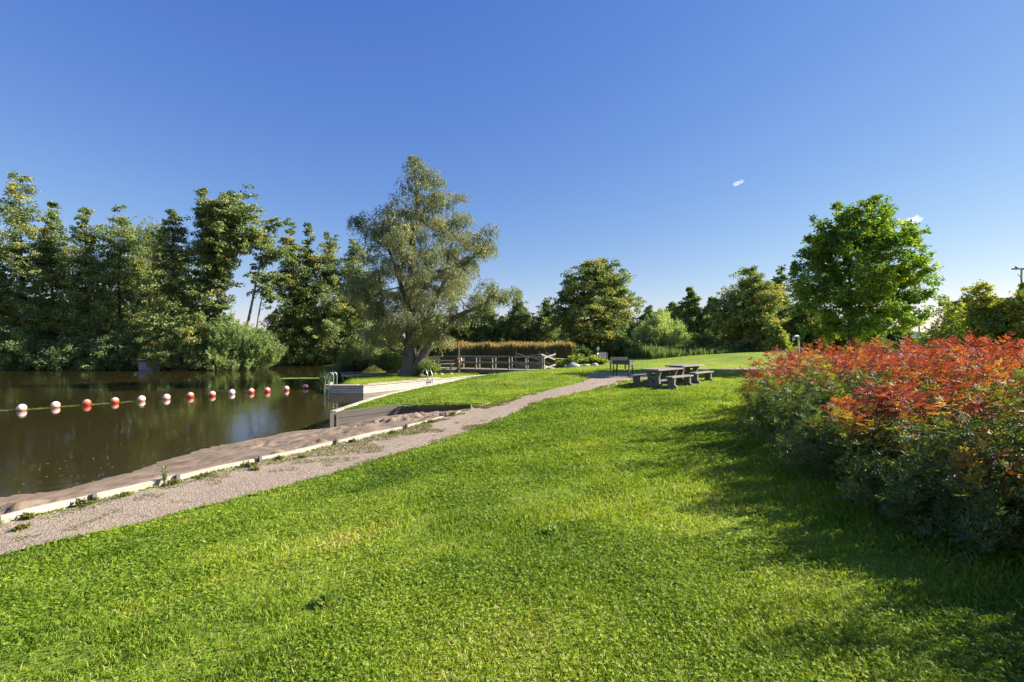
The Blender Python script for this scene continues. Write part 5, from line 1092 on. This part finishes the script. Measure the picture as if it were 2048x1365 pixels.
def grass():
    g = np.random.default_rng(99); mb = MB()
    x, y, d = scatter(640000, 1.7, 34, 1.62, g); n = len(x)
    pat = vnoise(x + 30, y + 30, .8, 20); pat2 = vnoise(x + 30, y + 30, 2.6, 21); keep = g.random(n) < np.clip(.55 + pat * .9, 0, 1) * np.where(vnoise(x + 9, y + 9, .35, 23) * .5 + pat2 * .6 > .78, .3, 1); x, y, d, pat, pat2 = [q[keep] for q in (x, y, d, pat, pat2)]; n = len(x)
    dryp = (np.exp(-(((x - .7) / 1.5) ** 2 + ((y - 4.9) / 1.0) ** 2)) + np.exp(-(((x - 1.9) / .9) ** 2 + ((y - 3.6) / .6) ** 2)) + .8 * np.exp(-(((x + 2.2) / 1.3) ** 2 + ((y - 5.3) / .35) ** 2)) + .8 * np.exp(-(((x + 3.6) / 1.0) ** 2 + ((y - 4.0) / .22) ** 2))) * (.4 + 1.2 * vnoise(x, y, .3, 24))
    keep = g.random(n) > .45 * np.clip(dryp, 0, 1) * (vnoise(x, y, .22, 25) > .45); x, y, d, pat, pat2, dryp = [q[keep] for q in (x, y, d, pat, pat2, dryp)]; n = len(x)
    z = landz(x, y); k = np.clip(d / 3, 1, 5) ** .75
    hedge = np.exp(-np.clip(x - np.interp(y, [0, 3, 5.5, 7.4, 9.5, 12], [3.4, 3.3, 3.35, 3.9, 4.5, 5.5]) + .35, -9, 0) ** 2 / .06) * (x > 1.5) * (y < 14)
    edge = np.exp(-seg_dist(x, y, PATHR) ** 2 / .01)
    h = (.018 + .026 * g.random(n) * (.5 + pat)) * (1 + .25 * (k - 1)) * (1 + 1.2 * hedge * g.random(n)) * (1 + .5 * edge)
    h *= 1 + .7 * (g.random(n) > .985)
    B = np.column_stack([x, y, z - .004]); ld = rdir(n, g) * [1, 1, 0]; T = B + ld * (h * .75)[:, None] + np.array([0, 0, 1]) * h[:, None]
    th = g.random(n) * 6.28; S = np.column_stack([np.cos(th), np.sin(th), 0 * th]) * (.0032 * k * (.7 + .6 * g.random(n)))[:, None]
    Mi = B + ld * (h * .22)[:, None] + np.array([0, 0, .6]) * h[:, None]
    V = np.stack([B - S, B + S, Mi + S * .8, T, Mi - S * .8], 1); i = np.arange(n)[:, None] * 5
    tint = np.clip(.30 + g.normal(size=n) * .13 + (pat2 - .5) * .3 + (pat - .5) * -.15 + .10 * np.tanh((x - .5) / 2.5) + (g.random(n) > .95) * .45 + .22 * dryp, 0, 1)
    mb.add(V.reshape(-1, 3), i + np.array([0, 1, 2, 4]), tint=tint); mb.f3.append(i + np.array([4, 2, 3])); mb.t3.append(tint)
    # clover leaflets
    x, y, d = scatter(330000, 1.7, 22, 1.7, g); n = len(x); pt = vnoise(x + 50, y + 50, .7, 30) + .5 * vnoise(x + 50, y + 50, 2.2, 31); ok = (g.random(n) < np.clip((pt - .55) * 1.8, .06, 1)); x, y, d = x[ok], y[ok], d[ok]; n = len(x); z = landz(x, y) + .018 + .02 * g.random(n); k = np.clip(d / 3, 1, 5) ** .8
    Nn = unit(np.column_stack([g.normal(size=n) * .45, g.normal(size=n) * .45, np.ones(n)])); D0 = rdir(n, g) * [1, 1, 0]; tint = np.clip(.30 + g.normal(size=n) * .12, 0, 1); C = np.column_stack([x, y, z])
    for r_ in (0, 2.09, 4.19):
        D = D0 * math.cos(r_) + np.cross(np.array([0, 0, 1.]), D0) * math.sin(r_); D = D - Nn * (D * Nn).sum(1)[:, None]; leaves(mb, C, D, Nn, .0105 * k, .0095 * k, tint, fold=.12)
    x, y, d = scatter(9000, 1.7, 12, 1.5, g); n = len(x); k = np.clip(d / 3, 1, 4) ** .6; z = landz(x, y) + .012 + .015 * g.random(n)
    leaves(mb, np.column_stack([x, y, z]), rdir(n, g) * [1, 1, .15], np.tile([0, 0, 1.], (n, 1)) + rdir(n, g) * .3, .05 * k * (.5 + g.random(n)), .0035 * k, np.clip(.95 + g.normal(size=n) * .06, 0, 1), .05)
    return tag(mb.build('grass', 'grass'), 'short green lawn grass and clover', kind='stuff')
grass()
g = np.random.default_rng(71); n = 46000; t = g.random(n); yy = -.5 + 26 * t ** 1.0; lxx = np.interp(yy, [p[1] for p in PL[:8]], [p[0] for p in PL[:8]]); rxx = np.interp(yy, [p[1] for p in PATHR], [p[0] for p in PATHR])
u_ = g.random(n); x = lxx + .03 + (rxx - lxx) * u_; y = yy; pt_ = vnoise(x + 60, y + 60, .35, 40) * .6 + vnoise(x + 60, y + 60, 1.6, 41) * .5; side = np.exp(-((u_ - .1) / .2) ** 2) * .35 + np.exp(-((u_ - 1) / .07) ** 2) * .4
ok = (pt_ + side > .8) & in_poly(x, y, path_poly); x, y = x[ok], y[ok]; n = len(x); kk = np.clip(np.hypot(x, y) / 8, .8, 2.5); m_ = MB()
leaves(m_, np.column_stack([x, y, landz(x, y) + .012]), rdir(n, g) * [1, 1, .3] + [0, 0, .45], np.tile([0, 0, 1.], (n, 1)) + rdir(n, g) * .4, (.02 + .03 * g.random(n)) * kk, .012 * kk, np.clip(.55 + g.normal(size=n) * .2, 0, 1)); tag(m_.build('path_grass', 'weed'), 'thin yellowing grass and weeds sprouting through the gravel', kind='stuff')
# island grass
g = np.random.default_rng(5); x = g.uniform(-15, -1, 26000); y = g.uniform(31, 49, 26000); ok = in_poly(x, y, ISL) & (seg_dist(x, y, ISL[:8]) > .15); x, y = x[ok], y[ok]; n = len(x); B = np.column_stack([x, y, islz(x, y) - .01]); m_ = MB()
leaves(m_, B, rdir(n, g) * .6 + [0, 0, 1], rdir(n, g), .08 + .08 * g.random(n), .02, np.clip(.6 + g.normal(size=n) * .15, 0, 1)); tag(m_.build('island_grass', 'grass'), 'thin rough grass covering the island', kind='stuff')
# overhanging turf at the eroded bank, broad-leaf plants & litter
g = np.random.default_rng(6); t = g.random(2600); lx = np.interp(t, [0, .55, 1], [-.95, -2.6, -4.2]); ly = np.interp(t, [0, .55, 1], [18.75, 19.05, 19.35]) - g.random(2600) * .12; B = np.column_stack([lx, ly, landz(lx, ly + .1) + .0])
m_ = MB(); leaves(m_, B, rdir(2600, g) * .5 + [0, -.6, -.5], rdir(2600, g), .07 + .1 * g.random(2600), .014, np.clip(.35 + g.normal(size=2600) * .2, 0, 1)); tag(m_.build('turf_fringe', 'grass'), 'grass and roots hanging over the eroded top of the retaining wall', kind='stuff')
for k, (x, y, r) in enumerate([(.35, 4.6, .035), (-1.3, 3.6, .03)]):
    plant(x, y, lz(x, y), r, r * .45, 'low rosette of broad pale dandelion leaves in the near lawn', 260 + k, nl=70, leaf=(.075, .028), name='dandelion_rosette', tint=(.55, .15), group='dandelion rosettes in the lawn')
M['litter'] = leafmat('fallen_leaf', [(0, (.35, .2, .06)), (.5, (.5, .4, .08)), (1, (.6, .35, .12))], .2, .05)
g = np.random.default_rng(8); n = 240; x = g.uniform(-12, -6, n * 6); y = g.uniform(9, 24, n * 6); ok = ~in_poly(x, y, LAND) & (sandz(x, y) < -.01) & (x > -y * .98) ; x, y = x[ok][:n], y[ok][:n]
m_ = MB(); C = np.column_stack([x, y, np.full(len(x), .006)]); leaves(m_, C, rdir(len(x), g) * [1, 1, .02], np.tile([0, 0, 1.], (len(x), 1)) + g.normal(size=(len(x), 3)) * .05, .045, .032, g.random(len(x)), .1); tag(m_.build('floating_leaves', 'litter'), 'small yellow leaves floating on the shallow water', kind='stuff')
n = 2600; t = g.random(n) ** 1.1 * 4.6; i = np.clip(t.astype(int), 0, 4); rp_ = np.array([(-27, 22.4)] + [p[:2] for p in rope_pts[:5]]); q = rp_[i] + (rp_[np.minimum(i + 1, 5)] - rp_[i]) * (t - i)[:, None] + np.column_stack([g.normal(size=n) * .12, np.abs(g.normal(size=n)) * .28 - .05]) * (1.4 - t / 5)[:, None]
m_ = MB(); C = np.column_stack([q, np.full(n, .006)]); leaves(m_, C, rdir(n, g) * [1, 1, .12], np.tile([0, 0, 1.], (n, 1)) + g.normal(size=(n, 3)) * .3, .09, .022, np.clip(.3 + g.normal(size=n) * .3, 0, 1), .1); tag(m_.build('floating_weed', 'autumnshrub'), 'floating weed and debris caught along the buoy rope', kind='stuff')
# lily / duckweed streaks near island
m_ = MB(); n = 900; x = g.uniform(-27, -22, n); y = 70 + g.normal(size=n) * .5; x2 = g.uniform(-20.5, -17, n); y2 = 46 + g.normal(size=n) * .25 + (x2 + 18) * .1
for X, Y in ((x, y + 4), (x2, y2)): C = np.column_stack([X, Y, np.full(n, .008)]); leaves(m_, C, rdir(n, g) * [1, 1, 0], np.tile([0, 0, 1.], (n, 1)), .22, .18, np.clip(.6 + g.normal(size=n) * .2, 0, 1), .02)
tag(m_.build('duckweed', 'bushwillow'), 'pale green duckweed streaks on the calm water', kind='stuff')
# single fallen leaves on grass
for k, (x, y) in enumerate([(-.12, 3.15)]):
    m_ = MB(); leaves(m_, np.array([[x, y, lz(x, y) + .045]]), np.array([[1., .3, .1]]), np.array([[0, -.3, 1.]]), .045, .035, np.array([.1])); tag(m_.build('fallen_leaf', 'litter'), ['brown fallen leaf lying on the near grass', 'yellowish fallen leaf on the grass towards the hedge shadow'][k], 'leaf')

# ------------------------------------------------------------------ clouds
def cloud(px, py, w, h, label, seed):
    d = 900; x, y, z = at(px, d, py=py); s = d / 1024; g = np.random.default_rng(seed)
    m, nt, out = newmat('cloud_vapour'); tc = N(nt, 'ShaderNodeTexCoord'); nz = noise(nt, 2.6, 5, .65, tc.outputs['Generated'])
    gr = N(nt, 'ShaderNodeVectorMath', operation='DISTANCE'); L(nt, tc.outputs['Generated'], gr.inputs[0]); gr.inputs[1].default_value = (.5, .5, .5)
    de = mathn(nt, 'SUBTRACT', nz.outputs['Fac'], mathn(nt, 'MULTIPLY', gr.outputs['Value'], .95)); de = mathn(nt, 'MULTIPLY', mathn(nt, 'SUBTRACT', de, .05, ), .22, True)
    pv = N(nt, 'ShaderNodeVolumePrincipled'); pv.inputs['Color'].default_value = (1, 1, 1, 1); pv.inputs['Anisotropy'].default_value = .65; L(nt, de, pv.inputs['Density']); L(nt, pv.outputs[0], out.inputs[1])
    q = sphere_mb(1, 20, 12); q.v[0] *= [w * s / 2, w * s / 3, h * s / 2]; o = q.build('cloud', m); o.location = (x, y, z); o.rotation_euler = (0, R(-22), 0); tag(o, label, 'cloud', 'small clouds in the clear sky')
cloud(1824, 443, 44, 22, 'small bright white cloud puff just above the oak', 1)
cloud(1477, 366, 28, 11, 'tiny thin wisp of cloud high over the middle trees', 2)

# ------------------------------------------------------------------ light, sky, camera
EL, AZ = R(31), R(8)
s = Vector((math.cos(EL) * math.cos(AZ), math.cos(EL) * math.sin(AZ), math.sin(EL)))
ld = bpy.data.lights.new('sun', 'SUN'); ld.energy = 5.0; ld.angle = R(.53); ld.color = (1, .93, .82); lo = bpy.data.objects.new('sun', ld); COL.objects.link(lo); lo.rotation_euler = s.to_track_quat('Z', 'Y').to_euler()
w = bpy.data.worlds.new('World'); SC.world = w; w.use_nodes = True; nt = w.node_tree; nt.nodes.clear()
sk = nt.nodes.new('ShaderNodeTexSky'); sk.sky_type = 'NISHITA'; sk.sun_disc = False; sk.sun_elevation = EL; sk.sun_rotation = math.pi / 2 - AZ; sk.altitude = 0; sk.air_density = 1.0; sk.dust_density = .1; sk.ozone_density = 4.5
bg = nt.nodes.new('ShaderNodeBackground'); bg.inputs[1].default_value = .057; ou = nt.nodes.new('ShaderNodeOutputWorld'); nt.links.new(bg.outputs[0], ou.inputs[0])
sp = nt.nodes.new('ShaderNodeSeparateColor'); cb = nt.nodes.new('ShaderNodeCombineColor'); nt.links.new(sk.outputs[0], sp.inputs[0])
for k, (a_, p_) in enumerate([(.128, 1.18), (.147, .95), (.385, .45)]): nt.links.new(mathn(nt, 'MULTIPLY', mathn(nt, 'POWER', sp.outputs[k], p_), a_ / 2.83 / .1), cb.inputs[k])
nt.links.new(cb.outputs[0], bg.inputs[0]); bg.inputs[1].default_value = .1
cd = bpy.data.cameras.new('camera'); cd.lens = 18; cd.sensor_width = 36; cd.shift_y = 7.5 / 2048; cd.clip_end = 9000; cd.clip_start = .05
co = bpy.data.objects.new('camera', cd); COL.objects.link(co); co.location = (0, 0, CZ); co.rotation_euler = (math.pi / 2, 0, 0); SC.camera = co
SC.view_settings.view_transform = 'Standard'; SC.view_settings.look = 'None'; SC.view_settings.exposure = 1.5; SC.view_settings.gamma = 1
SC.render.engine = 'CYCLES'; c = SC.cycles; c.use_denoising = True; c.max_bounces = 8; c.transparent_max_bounces = 12; c.diffuse_bounces = 3; c.glossy_bounces = 3; c.transmission_bounces = 4; c.volume_bounces = 3; c.use_adaptive_sampling = True; c.adaptive_threshold = .02; c.sample_clamp_indirect = 8
